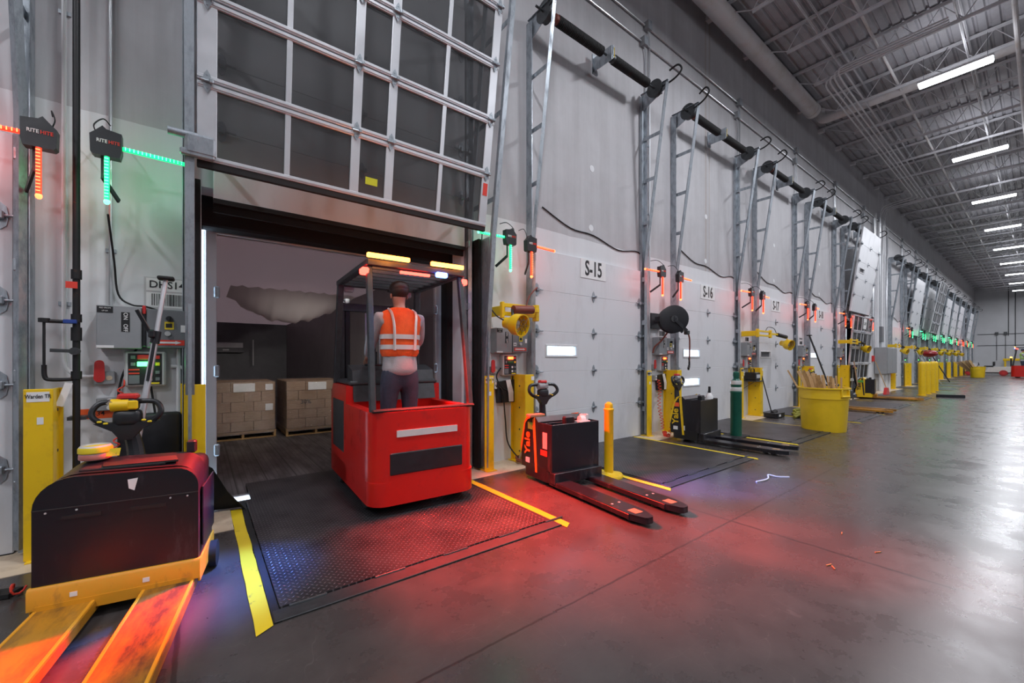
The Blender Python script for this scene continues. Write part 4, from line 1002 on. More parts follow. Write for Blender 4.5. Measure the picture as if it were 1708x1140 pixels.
# ------------------------------------------------------------------ walkie pallet trucks (forks along local -y, origin under the battery's fork face)
def tiller(t, base, tilt_x, tilt_y, mats, z=.42, zt=1.05, k=1.):
    bm_, hubm_, topm = mats
    top = (base[0]+tilt_x, base[1]+tilt_y, zt)
    m = MB(); P = cat_curve([base+(z,), (base[0]+tilt_x*.35, base[1]+tilt_y*.6+.03, z+(zt-z)*.45), (top[0], top[1], zt-.10)], 5)
    m.tube(P, .04, 10, rs=[.055-.018*k/(len(P)-1) for k in range(len(P))]); m.build('tiller_arm', bm_, t)
    x, y, zz = top
    m = MB()   # head: two side loops joined to a hub
    for s in (-1, 1):
        m.tube(cat_curve([(x+s*.03, y, zz-.10), (x+s*.13*k, y-.02, zz-.095), (x+s*.205*k, y-.03, zz-.05), (x+s*.215*k, y-.02, zz+.0), (x+s*.17*k, y, zz+.045), (x+s*.05, y+.01, zz+.05)], 6), .021*k, 10)
    m.box((x, y-.01, zz-.06), (.15, .09, .12), .035); m.box((x, y, zz+.03), (.11, .10, .09), .03)
    m.prism([(x-.16, zz-.085), (x+.16, zz-.085), (x+.07, zz-.14), (x+.03, zz-.20), (x-.03, zz-.20), (x-.07, zz-.14)], 'y', y-.05, y+.02); h = m.build('handle_head', bm_, t)
    MB().box((x, y+.0, zz+.085), (.105, .075, .04), .012).build('reverse_button', topm, h)
    MB().cyl((x-.08, y-.02, zz+.03), (x+.01, y-.02, zz+.03), .042, n=18).build('thumb_wheel', hubm_, h)
    MB().box((x+.02, y-.045, zz+.03), (.08, .02, .06), .008).build('horn_plate', hubm_, h)
    for dx in (-.10, -.13, .09, .12): MB().box((x+dx, y-.05, zz-.085+.012*(dx % .05 > .02)), (.024, .015, .013), .004).build('button', tape_y, h)
def fork(t, x, ln, wd, m_, zt=.085):
    b = MB(); w2 = wd/2
    b.prism([(x-w2, .06), (x+w2, .06), (x+w2, -ln+.16), (x+w2*.55, -ln+.02), (x+w2*.3, -ln), (x-w2*.3, -ln), (x-w2*.55, -ln+.02), (x-w2, -ln+.16)], 'z', zt-.012, zt)
    for s in (-1, 1): b.b2(x+s*w2-.006, x+s*w2+.006, -ln+.15, .06, .035, zt-.004, .003)
    b.prism([(x-w2, -ln+.16), (x-w2*.55, -ln+.02), (x-w2*.3, -ln), (x+w2*.3, -ln), (x+w2*.55, -ln+.02), (x+w2, -ln+.16)], 'z', .03, zt-.006)
    o = b.build('fork', m_, t)
    for yy in (-ln+.20, -ln+.30): MB().cyl((x-.05, yy, .037), (x+.05, yy, .037), .036, n=16).build('load_wheel', steel_dk, o)
    MB().b2(x-.045, x+.045, -ln+.12, -ln+.22, zt-.0005, zt+.0015).build('wheel_window', cardb if m_ is not forkor else ink, o)
    for s in (-1, 1): MB().cyl((x+s*.045, -ln+.40, zt-.001), (x+s*.045, -ln+.40, zt+.002), .012, n=10).build('pin', plastic_lg, o)
    return o
def walkie(loc, rz, label, accent, forkm, bodym, brand=True, tone=None, tilt=(0., .10), top=.73, depth=.50):
    t = thing('pallet_truck', label, 'pallet truck', loc, rz, 'walkie pallet trucks')
    W = .345; B = .26     # battery depth
    MB().prism(rrect(-W, W, .02, depth, .09, 5), 'z', .05, .20).build('skirt', black if bodym is not yellow else yellow, t)
    m = MB(); m.b2(-W, W, -.006, .006, .16, top-.03, .004); m.b2(-W+.001, -W+.012, 0, B, .18, top-.03, .003); m.b2(W-.012, W-.001, 0, B, .18, top-.03, .003); m.b2(-W, W, B-.02, B, .18, top-.05, .003); m.build('battery_case', blackm, t)
    MB().b2(-W+.02, W-.02, .02, B-.03, .2, top-.13, .01).build('battery', black, t)
    MB().b2(-.07, .07, .10, .17, top-.13, top+.03, .012).build('battery_connector', black, t)
    MB().b2(.10, .27, .05, .15, top-.13, top-.03, .008).build('charger_unit', plastic_lg, t)
    MB().b2(-.27, .27, .005, .0155, top-.10, top-.07).build('hand_slot', ink, t)
    # drive cover with a sloped side profile
    prof = [(B, .14), (depth+.02, .14), (depth+.03, .38), (depth-.05, .66), (depth-.10, top-.005), (B+.05, top+.02), (B, top-.03)]
    c = MB(); c.prism(prof, 'x', -W+.004, W-.004); cov = c.build('drive_cover', bodym, t)
    for s in (-1, 1):
        m = MB(); e = s*(W+.001); a, b = (e-.004, e+.004)
        m.prism([(B+.01, .12), (B+.045, .12), (B+.075, .45), (B+.10, top-.01), (B+.06, top+.02), (B+.035, .45)], 'x', a, b); m.build('side_stripe', accent, cov)
        m = MB(); m.prism([(depth+.02, .30), (depth+.036, .38), (depth-.04, .66), (depth-.09, top), (B+.10, top+.025), (B+.10, top+.01), (depth-.115, top-.02), (depth-.065, .66), (depth-.0, .38)], 'x', a, b); m.build('side_stripe', accent, cov)
        if brand:
            ym, ya = (B+depth)/2+.045, None
            MB().text('Yale', .155, (e*1.0+s*.003, ym, .43), (0, 0, 1), (0, -s, 0), bold=.022).build('brand_lettering', accent, cov)
            MB().b2(e-.001*s, e+.003*s, ym-.04, ym+.04, .20, .26).build('emblem', paper if tone is None else tone, cov)
    MB().prism(rrect(-W+.03, W-.03, depth-.06, depth+.08, .06, 5), 'z', .22, .36).build('rear_bumper', accent, t)
    MB().cyl((-.04, depth-.12, .09), (.04, depth-.12, .09), .09, n=20).build('drive_wheel', rubber, t)
    MB().b2(-W, W, -.06, .03, .06, .18, .006).build('fork_bridge', forkm, t)
    for x in (-.235, .235): fork(t, x, 1.24, .19, forkm)
    tiller(t, (0, depth-.03), tilt[0], tilt[1], (black, panelgrey if tone is None else tone, redpl))
    return t
glow_or = mat('red_lit_yellow_paint', (.80, .20, .03), .4, 0, .08)  # yellow trim coloured orange to carry the red light falling on it
j1 = walkie((3.382, 3.225, 0), R(-6), 'black pallet truck with orange-edged side lettering at the near edge of door S-15', glow_or, blackm, black, depth=.58)
W = .345
MB().b2(-W-.004, -W-.001, .36, .46, .60, .68).build('green_label', inkgreen, j1); MB().b2(-W-.004, -W-.001, .08, .16, .42, .60).build('pink_label', mat('pink_paper', (.75, .42, .42), .6), j1)
MB().b2(-W-.004, -W-.001, .08, .20, .34, .40).build('dark_red_label', inkred, j1)
j2 = walkie((6.95, 3.50, 0), R(4), 'black and yellow pallet truck parked before door S-16', yellow, blackm, black, tilt=(.03, .12), top=.76)
MB().b2(-W-.004, -W-.001, .36, .47, .60, .67).build('orange_label', orangelab, j2); MB().b2(-W-.004, -W-.001, .26, .31, .2, .28).build('small_label', paper, j2)
j3 = walkie((19.45, 3.72, 0), R(8), 'yellow pallet truck with yellow forks in front of the lowered screen door', ink, forkor, yellow, tilt=(-.05, .10), tone=tape_y)
MB().b2(-W-.006, -W-.003, .30, .47, .58, .66).build('green_label', inkgreen, j3)
walkie((14.45, 3.62, 0), R(2), 'pallet truck with worn yellow forks parked behind the two bins', yellow, forkor, black, tilt=(-.02, .12), tone=tape_y)
m = MB(); m.bar((21.9, 2.45, .045), (22.2, 1.75, .045), .07, .13, .01); m.build('fork_sleeve', black, label='black steel fork sleeve lying on the floor near the four yellow bollards', cat='fork sleeve')
# the big worn pallet truck in the left corner
t = thing('pallet_truck', 'big worn pallet truck with black battery hood and orange forks in the lower left corner', 'pallet truck', (-.357, 3.178, 0), R(-9), 'walkie pallet trucks')
jl = t; W = .352
prof = [(-W, .10), (W, .10), (W, .66)] + arc(W-.11, .66, .11, 0, PI/2, 6)[1:] + arc(-W+.16, .62, .16, PI/2, PI, 7)
m = MB(); m.prism(prof, 'y', .0, .05); m.build('hood_front', blackm, t)
prof2 = [(-W+.006, .12), (W-.006, .12), (W-.006, .665)] + arc(W-.118, .665, .112, 0, PI/2, 6)[1:] + arc(-W+.166, .625, .16, PI/2, PI, 7)
m = MB(); n = len(prof2)
vs = [(a, .05, b) for a, b in prof2] + [(a*.97, .30, b+(.035 if b > .5 else 0)) for a, b in prof2]
m.add(vs, [[k, (k+1) % n, n+(k+1) % n, n+k] for k in range(n)] + [[n+k for k in range(n)]]); hood = m.build('battery_hood', blackm, t)
MB().b2(-.20, .18, .08, .22, .782, .80, .006).build('hood_recess', rubber, t)
MB().prism([(-.10, .085), (.24, .085), (.20, .235), (-.14, .235)], 'z', .795, .806).build('hood_slot', ink, t)
for xx in (-.30, -.18, .22, .30): MB().cyl((xx, -.004, .60), (xx, .0, .60), .005, n=8).build('screw', plastic_lg, t)
for xx in (-.16, .12): MB().b2(xx-.08, xx+.08, -.0035, .001, .555, .575, .0).build('hand_slot', ink, t)
MB().b2(-W, W, -.003, .001, .615, .620).build('hood_seam', steel_dk, t)
MB().add([(.03, -.004, .735), (.075, -.004, .74), (.06, -.006, .67), (.035, -.006, .685)], [[0, 1, 2, 3]]).build('torn_sticker', paper, t, smooth=0)
m = MB(); m.prism([(-.022, .10), (-.022, .20), (-.012, .215), (.01, .215), (.01, .10)], 'x', -W-.012, W+.012); m.prism([(-.025, .06), (-.025, .12), (.01, .12), (.01, .06)], 'x', -W+.02, W-.02); m.build('base_beam', jackor, t)
for xx in (-.2, .1): MB().b2(xx, xx+.03, -.0245, -.0215, .14, .165).build('scrap_sticker', paper, t)
for s in (-1, 1): MB().b2(s*(W+.004)-.006, s*(W+.004)+.006, .0, .5, .07, .20, .003).build('side_plate', jackor, t)
m = MB(); m.prism(rrect(-W, W, .05, .56, .08, 5), 'z', .05, .42); m.b2(-W+.02, W-.02, .28, .55, .42, .76, .05); m.build('drive_housing', black, t)
MB().b2(W+.0, W+.010, .10, .5, .25, .62, .003).build('side_trim', blackm, t)
m = MB(); m.cyl((W+.01, .35, .09), (W+.05, .35, .09), .085, n=20); m.build('caster_wheel', rubber, t)
MB().b2(.24, .29, .30, .36, .80, .88, .008).build('key_switch', black, t)
for x in (-.22, .215): fork(t, x, 1.55, .235, forkor, .095)
for x in (-.22, .215):
    for s in (-1, 1): MB().b2(x+s*.112-.008, x+s*.112+.008, -1.4, 0, .085, .099, .003).build('fork_edge', jackor, t)
tiller(t, (-.06, .50), -.055, .06, (black, yellow, redpl), .55, 1.085, .80)
# things lying on that truck
t = thing('cargo_bar', 'silver cargo bar with a black lever behind the handle of the worn orange truck', 'cargo bar', (0, 0, 0))
A, B_ = Vector((-.459, 3.85, .012)), Vector((-.205, 4.03, 2.03))
MB().cyl(A, A.lerp(B_, .76), .020, n=14).build('outer_tube', alu, t); MB().cyl(A.lerp(B_, .75), B_, .015, n=14).build('inner_tube', alu, t)
m = MB(); c = A.lerp(B_, .78); m.cyl(A.lerp(B_, .755), A.lerp(B_, .80), .028, n=12); m.box(c+Vector((-.02, -.03, .02)), (.04, .05, .06), .01); m.build('ratchet_housing', black, t)
MB().bar(c+Vector((-.03, -.03, .03)), c+Vector((-.10, -.05, .19)), .016, .025, .004).build('lever', black, t)
MB().bar(A.lerp(B_, .62)+Vector((.0, -.025, 0)), A.lerp(B_, .76)+Vector((.0, -.035, 0)), .022, .018).build('rack_bar', black, t)
MB().box(B_+Vector((0, 0, .0)), (.10, .10, .025), .008).build('end_pad', rubber, t)
MB().box(A, (.08, .08, .02), .008).build('end_pad', rubber, t)
m = MB(); m.add([(-.49, 3.72, 1.13), (-.47, 3.70, 1.15), (-.36, 3.74, 1.06), (-.385, 3.745, 1.03)], [[0, 1, 2, 3]]); m.build('paper_strip', paper, label='strip of white paper hanging at the handle of the worn orange pallet truck', cat='paper', smooth=0)
t = thing('tape_tub', 'round tub wrapped in yellow tape on the hood of the worn orange pallet truck', 'tub', (-.50, 3.47, .82)); t.scale = (.72, .72, .9)
MB().lathe([(.085, 0), (.095, .01), (.10, .085), (.09, .095), (.085, .085), (.0, .08)], n=22).build('tub', plastic_lg, t)
MB().lathe([(.101, .045), (.107, .05), (.107, .075), (.101, .085)], n=22).build('yellow_band', tape_y, t); MB().lathe([(.099, .005), (.103, .012), (.102, .035), (.099, .04)], n=22).build('red_print', mat('red_print_film', (.6, .2, .17), .3), t)
MB().add([(.06, -.06, .07), (.16, -.05, .065), (.15, -.06, .015), (.05, -.08, .02)], [[0, 1, 2, 3]]).build('loose_tape_end', tape_y, t, smooth=0)
# on the truck by S-15
for k, (x, y, z, ax, lab) in enumerate(((3.56, 3.34, .70, (1, -.3, 0), 'white tape roll lying on its side on the pallet truck by door S-15'), (3.66, 3.36, .66, (0, 0, 1), 'white paper roll standing upright on the pallet truck by door S-15'))):
    t = thing('tape_roll', lab, 'tape roll', (x, y, z), 0, 'rolls on the pallet truck')
    M = Vector((0, 0, 1)).rotation_difference(Vector(ax)).to_matrix().to_4x4()
    hh = .06 if k == 0 else .10
    MB().lathe([(.036, -.0), (.052, -.0), (.052, hh), (.036, hh), (.036, 0)], (0, 0, 0), 24, M).build('roll', paper, t); MB().lathe([(.033, .002), (.036, .002), (.036, hh-.002), (.033, hh-.002), (.033, .002)], (0, 0, 0), 24, M).build('core', cardb, t)
MB().box((3.12, 3.62, .765), (.20, .10, .03), .004, -.2).build('cardboard_scrap', cardb, label='folded cardboard scrap on the pallet truck by door S-15', cat='cardboard')
t = thing('spray_bottle', 'white bottle with a black cap on the pallet truck before door S-16', 'bottle', (7.12, 3.58, .65)); MB().lathe([(.055, 0), (.06, .02), (.06, .12), (.03, .17), (.02, .18), (0, .18)], n=18).build('bottle', paper, t); MB().lathe([(.02, .18), (.022, .19), (.02, .29), (0, .29)], n=14).build('cap', black, t)

# ------------------------------------------------------------------ the red forklift, at rest in the open bay (forward = local +y)
def skin_obj(name, pts, edges, radii, m_, parent, sub=2):
    me = bpy.data.meshes.new(name); me.from_pydata(pts, edges, []); o = bpy.data.objects.new(name, me); COL.objects.link(o)
    me.materials.append(m_); o.parent = parent
    sm = o.modifiers.new('skin', 'SKIN'); sm.use_smooth_shade = True
    for k, sv in enumerate(me.skin_vertices[0].data): sv.radius = radii[k] if isinstance(radii[k], tuple) else (radii[k], radii[k]); sv.use_root = (k == 0)
    ss = o.modifiers.new('sub', 'SUBSURF'); ss.levels = sub; ss.render_levels = sub
    return o
def chain(pts): return [(k, k+1) for k in range(len(pts)-1)]
def person(label, loc, rz, vestm, hand_l, hand_r, k=1.0):
    t = thing('person', label, 'person', loc, rz); t.scale = (k, k, k)
    P, E, Rr = [], [], []
    def a(p, r, frm=None):
        P.append(p); Rr.append(r)
        if frm is not None: E.append((frm, len(P)-1))
        return len(P)-1
    pel = a((0, 0, .95), (.125, .095)); wst = a((0, .005, 1.10), (.12, .085), pel); chs = a((0, .01, 1.30), (.145, .10), wst); upc = a((0, .005, 1.44), (.12, .085), chs)
    nk = a((0, .01, 1.53), (.052, .052), upc); hd0 = a((0, .03, 1.60), (.062, .075), nk); hd1 = a((0, .03, 1.68), (.076, .092), hd0); hd2 = a((0, .02, 1.75), (.055, .065), hd1)
    for s, hand in ((-1, hand_l), (1, hand_r)):
        sh = a((s*.19, .0, 1.43), (.062, .062), upc); hnd = Vector(hand); shv = Vector(P[sh]); mid = (shv+hnd)/2 + Vector((s*.05, -.06, -.06))
        el = a(tuple(mid), (.044, .044), sh); wr = a(tuple(hnd), (.03, .026), el)
        dv = (hnd-mid).normalized(); pl_ = a(tuple(hnd+dv*.06), (.036, .018), wr)
        side = dv.cross(Vector((0, 0, 1))).normalized()
        for q, (off, ln) in enumerate(((-.028, .055), (-.01, .068), (.01, .064), (.028, .05))):
            f1 = a(tuple(hnd+dv*.10+side*off), (.009, .009), pl_); a(tuple(hnd+dv*(.10+ln*.5)+side*off+Vector((0, 0, -ln*.5))), (.008, .008), f1)
        th = a(tuple(hnd+dv*.05-side*s*.04), (.011, .011), wr); a(tuple(hnd+dv*.085-side*s*.05+Vector((0, 0, -.02))), (.009, .009), th)
        hp = a((s*.09, .0, .88), (.085, .085), pel); kn = a((s*.11, .03, .50), (.058, .058), hp); an = a((s*.12, -.01, .10), (.04, .04), kn); a((s*.13, .12, .04), (.04, .03), an)
    skin_obj('body', P, E, Rr, skin, t)
    # clothes
    pts = [(0, 0, .84), (0, .0, .98), (0, .005, 1.12), (0, .01, 1.30), (0, .005, 1.44)]; r = [(.195, .155), (.185, .145), (.165, .125), (.175, .13), (.14, .10)]; E = chain(pts)
    for s, hand in ((-1, hand_l), (1, hand_r)):
        hnd = Vector(hand); shv = Vector((s*.19, 0, 1.43)); mid = (shv+hnd)/2 + Vector((s*.05, -.06, -.06)); b0 = len(pts)
        pts += [tuple(shv), tuple(mid), tuple(hnd-(hnd-mid).normalized()*.03)]; r += [(.078, .078), (.06, .06), (.045, .045)]; E += [(4, b0), (b0, b0+1), (b0+1, b0+2)]
    skin_obj('shirt', pts, E, r, greycl, t)
    v = MB(); prof = [(.165, .120, 1.06), (.185, .140, 1.10), (.18, .135, 1.22), (.20, .145, 1.34), (.215, .13, 1.43), (.16, .105, 1.50), (.085, .08, 1.535)]; vs = []; nn = 28
    for (rx, ry, z) in prof:
        for q in range(nn): an_ = 2*PI*q/nn; vs.append((rx*math.copysign(abs(math.cos(an_))**.8, math.cos(an_)), .005+ry*math.copysign(abs(math.sin(an_))**.8, math.sin(an_)), z))
    v.add(vs, [[q*nn+j, q*nn+(j+1) % nn, (q+1)*nn+(j+1) % nn, (q+1)*nn+j] for q in range(len(prof)-1) for j in range(nn)]); ve = v.build('vest', vestm, t, smooth=80)
    for zc, rx, ry in ((1.15, .187, .142), (1.25, .190, .142)):
        b = MB(); vs = []
        for z, e in ((zc-.022, .004), (zc+.022, .006)):
            for q in range(nn): an_ = 2*PI*q/nn; vs.append(((rx+e)*math.copysign(abs(math.cos(an_))**.8, math.cos(an_)), .005+(ry+e)*math.copysign(abs(math.sin(an_))**.8, math.sin(an_)), z))
        b.add(vs, [[j, (j+1) % nn, nn+(j+1) % nn, nn+j] for j in range(nn)]); b.build('reflective_band', refl, ve, smooth=80)
    for s in (-1, 1): MB().tube(cat_curve([(s*.10, -.145, 1.12), (s*.105, -.150, 1.34), (s*.12, -.12, 1.47), (s*.12, -.02, 1.52)]), .013, 6).build('reflective_band', refl, ve)
    pts = [(0, 0, 1.03), (0, 0, .93)]; r = [(.16, .12), (.165, .13)]; E = [(0, 1)]
    for s in (-1, 1):
        b0 = len(pts); pts += [(s*.10, .0, .80), (s*.11, .03, .50), (s*.12, -.01, .13)]; r += [(.10, .105), (.075, .075), (.062, .068)]; E += [(1, b0), (b0, b0+1), (b0+1, b0+2)]
    skin_obj('trousers', pts, E, r, navy, t)
    for s in (-1, 1): MB().box((s*.125, .06, .04), (.10, .27, .08), .035).box((s*.12, -.01, .11), (.10, .12, .10), .03).build('boot', boot, t)
    MB().ball((0, .015, 1.715), .098, (.93, 1.08, .95)).build('hair', hairm, t)
    m = MB(); m.ball((0, .02, 1.735), .104, (.93, 1.08, .72)); m.prism(rrect(-.075, .075, .09, .20, .05), 'z', 1.715, 1.725); m.build('cap', hairm if vestm is orange else navy, t)
    m = MB(); m.ball((0, .128, 1.645), .016, (.8, 1., 1.2)); m.build('nose', skin, t)
    for s in (-1, 1):
        MB().ball((s*.032, .112, 1.672), .011).build('eye', paper, t); MB().ball((s*.081, .02, 1.655), .026, (.35, .7, 1.)).build('ear', skin, t)
    MB().box((0, .115, 1.605), (.045, .012, .010), .004).build('mouth', mat('lip', (.32, .12, .10), .5) if 'lip' not in MATS else MATS['lip'], t)
    return t
def forklift(loc, rz, label, lit=True):
    t = thing('forklift', label, 'forklift', loc, rz)
    W = .53
    # base and rounded counterweight round the rear of the operator's place
    MB().prism(rrect(-W, W, .02, 1.75, .16, 6), 'z', .09, .30).build('base_frame', redp, t)
    pr = arc(W-.20, .22, .20, -PI/2, 0, 7) + [(W, .95), (W-.10, .95), (W-.10, .24)] + [(W-.22, .12), (-W+.22, .12), (-W+.10, .24), (-W+.10, .95), (-W, .95)] + arc(-W+.20, .22, .20, PI, 1.5*PI, 7)
    cw = MB().prism(pr, 'z', .30, .93).build('counterweight', redp, t)
    MB().b2(-.36, .36, .012, .03, .36, .56, .01).build('rear_grille', black, cw)
    MB().b2(-W+.02, W-.02, .03, .10, .925, .955, .012).build('rear_pad', rubber, cw)
    MB().b2(-.30, .30, .008, .02, .70, .76).build('reflective_strip', refl, cw)
    MB().b2(-W+.10, W-.10, .13, .95, .30, .315).build('floor_mat', rubber, t)
    m = MB(); m.prism([(.95, .09), (1.72, .09), (1.72, 1.02), (1.60, 1.12), (.95, 1.12)], 'x', -W, W); b = m.build('battery_body', redp, t)
    MB().b2(-W+.03, W-.03, .93, 1.68, 1.115, 1.17, .02).build('top_cover', steel_dk, b)
    for s in (-1, 1): MB().b2(s*W-.004, s*W+.004, 1.05, 1.6, .40, .95, .003).build('side_panel', steel_dk, b)
    m = MB(); m.prism([(.90, .95), (1.2, 1.17), (1.2, 1.34), (.98, 1.28)], 'x', -.46, .46); c = m.build('console', steel_dk, t)
    MB().tube([(-.22+.09*math.cos(q*PI/8), 1.02+.09*math.sin(q*PI/8), 1.34) for q in range(16)], .012, 8, True).build('steering_wheel', black, c)
    m = MB(); m.cyl((.20, 1.02, 1.27), (.22, 1.0, 1.42), .016, n=10); m.ball((.22, 1.0, 1.44), .035); m.build('control_lever', black, c)
    MB().b2(-.02, .12, 1.10, 1.13, 1.34, 1.46, .008).build('display', ink, c)
    # overhead guard
    for s in (-1, 1):
        m = MB(); m.bar((s*(W-.04), .10, .93), (s*(W-.06), .30, 2.30), .06, .05, .006); m.build('guard_post', steel_dk, t)
        m = MB(); m.bar((s*(W-.04), 1.62, 1.10), (s*(W-.06), 1.50, 2.30), .06, .07, .006); m.build('guard_post', steel_dk, t)
    m = MB()
    for s in (-1, 1): m.b2(s*(W-.06)-.035, s*(W-.06)+.035, .24, 1.56, 2.27, 2.33, .008)
    for yy in (.27, 1.53): m.b2(-W+.03, W-.03, yy-.035, yy+.035, 2.27, 2.33, .008)
    for k in range(6): m.b2(-W+.06, W-.06, .45+.18*k-.012, .45+.18*k+.012, 2.28, 2.325)
    g = m.build('overhead_guard', steel_dk, t)
    MB().b2(-W+.02, -W+.42, .19, .225, 2.335, 2.375, .006).build('amber_light_bar', lit_or, g, label='glowing orange light bar')
    MB().box((.22, .20, 2.25), (.12, .05, .05), .01).build('blue_light', lit_bl, g, label='glowing blue spot light')
    MB().b2(-.20, .10, .205, .232, 2.22, 2.245, .004).build('red_light_bar', lit_rd, g, label='glowing red tail light bar')
    MB().b2(W-.42, W-.06, .19, .225, 2.335, 2.375, .006).build('amber_light_bar', lit_or, g)
    for s in (-1, 1): MB().box((s*(W-.02), .30, 2.22), (.07, .10, .06), .012).build('red_zone_light', lit_rd, g, label='red floor zone light')
    for s in (-1, 1): MB().box((s*.36, 1.585, 2.25), (.12, .05, .09), .015).build('head_light', plastic_lg, g)
    # mast, carriage, forks
    for s in (-1, 1):
        m = MB(); m.b2(s*.40-.035, s*.40+.035, 1.76, 1.88, .06, 2.12, .006); m.build('mast_rail', steel_dk, t)
        m = MB(); m.b2(s*.33-.03, s*.33+.03, 1.78, 1.89, .10, 2.16, .006); m.build('inner_mast_rail', black, t)
    for z in (.3, 2.05): MB().b2(-.42, .42, 1.74, 1.78, z-.05, z+.05, .006).build('mast_crossbar', steel_dk, t)
    m = MB(); m.cyl((0, 1.82, .1), (0, 1.82, 1.5), .045, n=14); m.cyl((0, 1.82, 1.5), (0, 1.82, 1.95), .028, n=12); m.build('lift_cylinder', steel_dk, t)
    for s in (-1, 1): MB().b2(s*.09-.012, s*.09+.012, 1.84, 1.85, .3, 2.0).build('lift_chain', galv, t)
    m = MB()
    for z in (.14, .5): m.b2(-.46, .46, 1.92, 1.97, z-.05, z+.05, .006)
    for s in (-1, 1): m.b2(s*.44-.02, s*.44+.02, 1.90, 1.96, .10, 1.1, .005)
    for k in range(5): m.b2(-.32+.16*k-.01, -.32+.16*k+.01, 1.93, 1.95, .5, 1.1)
    m.b2(-.46, .46, 1.92, 1.96, 1.08, 1.12, .005); m.build('carriage', black, t)
    for s in (-1, 1):
        m = MB(); m.prism([(1.97, .05), (1.97, .58), (2.01, .58), (2.02, .10), (3.0, .065), (3.0, .05)], 'x', s*.26-.055, s*.26+.055); m.build('fork', steel_dk, t)
    for x, y in ((-W+.08, 1.35), (W-.08, 1.35), (-W+.10, .35), (W-.10, .35)):
        o = MB().lathe([(.06, -.07), (.16, -.07), (.175, -.05), (.175, .05), (.16, .07), (.06, .07)], (x, y, .176), 24, Matrix.Rotation(PI/2, 4, 'Y')).build('wheel', rubber, t)
        MB().cyl((x-.072, y, .176), (x+.072, y, .176), .06, n=16).build('hub', plastic_lg, o)
    if lit:
        rz_ = dict(color=(1, .035, .02), shadow_soft_size=.14)
        lamp('zone_lamp', 'SPOT', (-W-.08, .28, 2.20), ZL[0], parent=t, aim=(-2.32, -.78, 0), spot_size=R(27), spot_blend=.8, **rz_)
        lamp('zone_lamp', 'SPOT', (W+.08, .28, 2.20), ZL[1], parent=t, aim=(1.35, -.85, 0), spot_size=R(74), spot_blend=.9, **rz_)
        lamp('zone_lamp', 'SPOT', (W+.09, .25, 2.21), ZL[2], parent=t, aim=(2.05, -2.2, 0), spot_size=R(24), spot_blend=.9, **rz_)
        lamp('tail_lamp', 'SPOT', (-.05, .10, 2.20), ZL[3], parent=t, aim=(.42, -.45, 0), spot_size=R(72), spot_blend=.8, **rz_)
        lamp('blue_lamp', 'SPOT', (.22, .14, 2.24), ZL[4], parent=t, aim=(2.95, -1.05, 0), spot_size=R(20), spot_blend=.8, color=(.08, .22, 1), shadow_soft_size=.14)
        lamp('blue_lamp', 'SPOT', (-.22, .14, 2.24), ZL[5], parent=t, aim=(-1.62, -.42, 0), spot_size=R(26), spot_blend=.8, color=(.10, .25, 1), shadow_soft_size=.14)
        for s in (-1, 1): lamp('cargo_fill_lamp', 'SPOT', (s*.36, 1.62, 2.28), ZL[6], parent=t, aim=(s*.5-.4, 6., .5), spot_size=R(62), spot_blend=.7, color=(1, .93, .86), shadow_soft_size=.06)  # fill spots added to brighten the cartons and trailer floor
        lamp('amber_lamp', 'POINT', (-.3, .13, 2.40), 6, (1, .3, .04), parent=t, shadow_soft_size=.1)
    return t
ZL = [3400, 1500, 1900, 1200, 2600, 1300, 200]
FK = (1.70, 3.50, .018)
forklift(FK, R(-3), 'red stand-up forklift with glowing roof lights driving into the open trailer')
person('person in an orange safety vest and dark trousers driving the red forklift', (FK[0]-.06, FK[1]+.55, .335), R(-3), orange, (-.20, .40, 1.06), (.22, .42, 1.12), 1.05)
forklift((49.6, 1.55, 0), R(180), 'red forklift far down the hall at the right edge of the picture', False)
person('person in a lime safety vest on the far red forklift at the right edge', (49.6, .98, .32), R(180), lime, (-.20, .40, 1.06), (.22, .42, 1.12), 1.05)

# ------------------------------------------------------------------ bollards, bins and loose things
t = thing('post_bollard', 'short yellow post on an oval foot beside the forks of the truck by door S-15', 'bollard', (3.90, 3.18, 0))
MB().lathe([(.055, .06), (.055, .80), (.062, .81), (.062, .825), (.045, .835), (.05, .855), (.045, .885), (.02, .905), (0, .91)], n=20).build('post', yellow, t)
m = MB(); m.add([v for r, z in ((1., 0), (1., .018), (.9, .04), (.45, .055), (.3, .075)) for v in [(.21*r*math.cos(2*PI*k/28), .14*r*math.sin(2*PI*k/28), z) for k in range(28)]], [[q*28+k, q*28+(k+1) % 28, (q+1)*28+(k+1) % 28, (q+1)*28+k] for q in range(4) for k in range(28)] + [[4*28+k for k in range(28)]]); m.build('foot', yellow, t)
b0 = None
for k, (x, y) in enumerate(((22.45, 2.90), (23.55, 2.90), (24.75, 2.90), (26.3, 2.98))):
    lab = f'{ORD[k]} of the four yellow bollards before the electrical cabinet, counted from the camera'
    if b0 is None:
        b0 = thing('pipe_bollard', lab, 'bollard', (x, y, 0), 0, 'four thick yellow bollards')
        MB().lathe([(.11, 0), (.11, 1.21), (.105, 1.26), (.08, 1.30), (.04, 1.325), (0, 1.33)], n=24).build('sleeve', yellow, b0); MB().lathe([(.15, 0), (.15, .012), (.11, .014)], n=24).build('flange', yellow, b0)
    else: dup(b0, (x, y, 0), label=lab)
t = thing('delineator_post', 'dark green post with two white bands standing before the far edge of door S-16', 'delineator', (7.80, 3.43, 0))
MB().lathe([(.075, .0), (.095, .01), (.095, .80), (.10, .81), (.10, .83), (.085, .84), (.085, .94), (.09, .95), (.085, 1.02), (.05, 1.06), (.05, 1.10), (.055, 1.12), (.05, 1.18), (.02, 1.20), (0, 1.20)], n=24).build('post', greenp, t)
for za in (.84, .96): MB().lathe([(.092, za), (.0935, za+.005), (.0935, za+.065), (.092, za+.07)], n=24).build('reflective_band', refl, t)
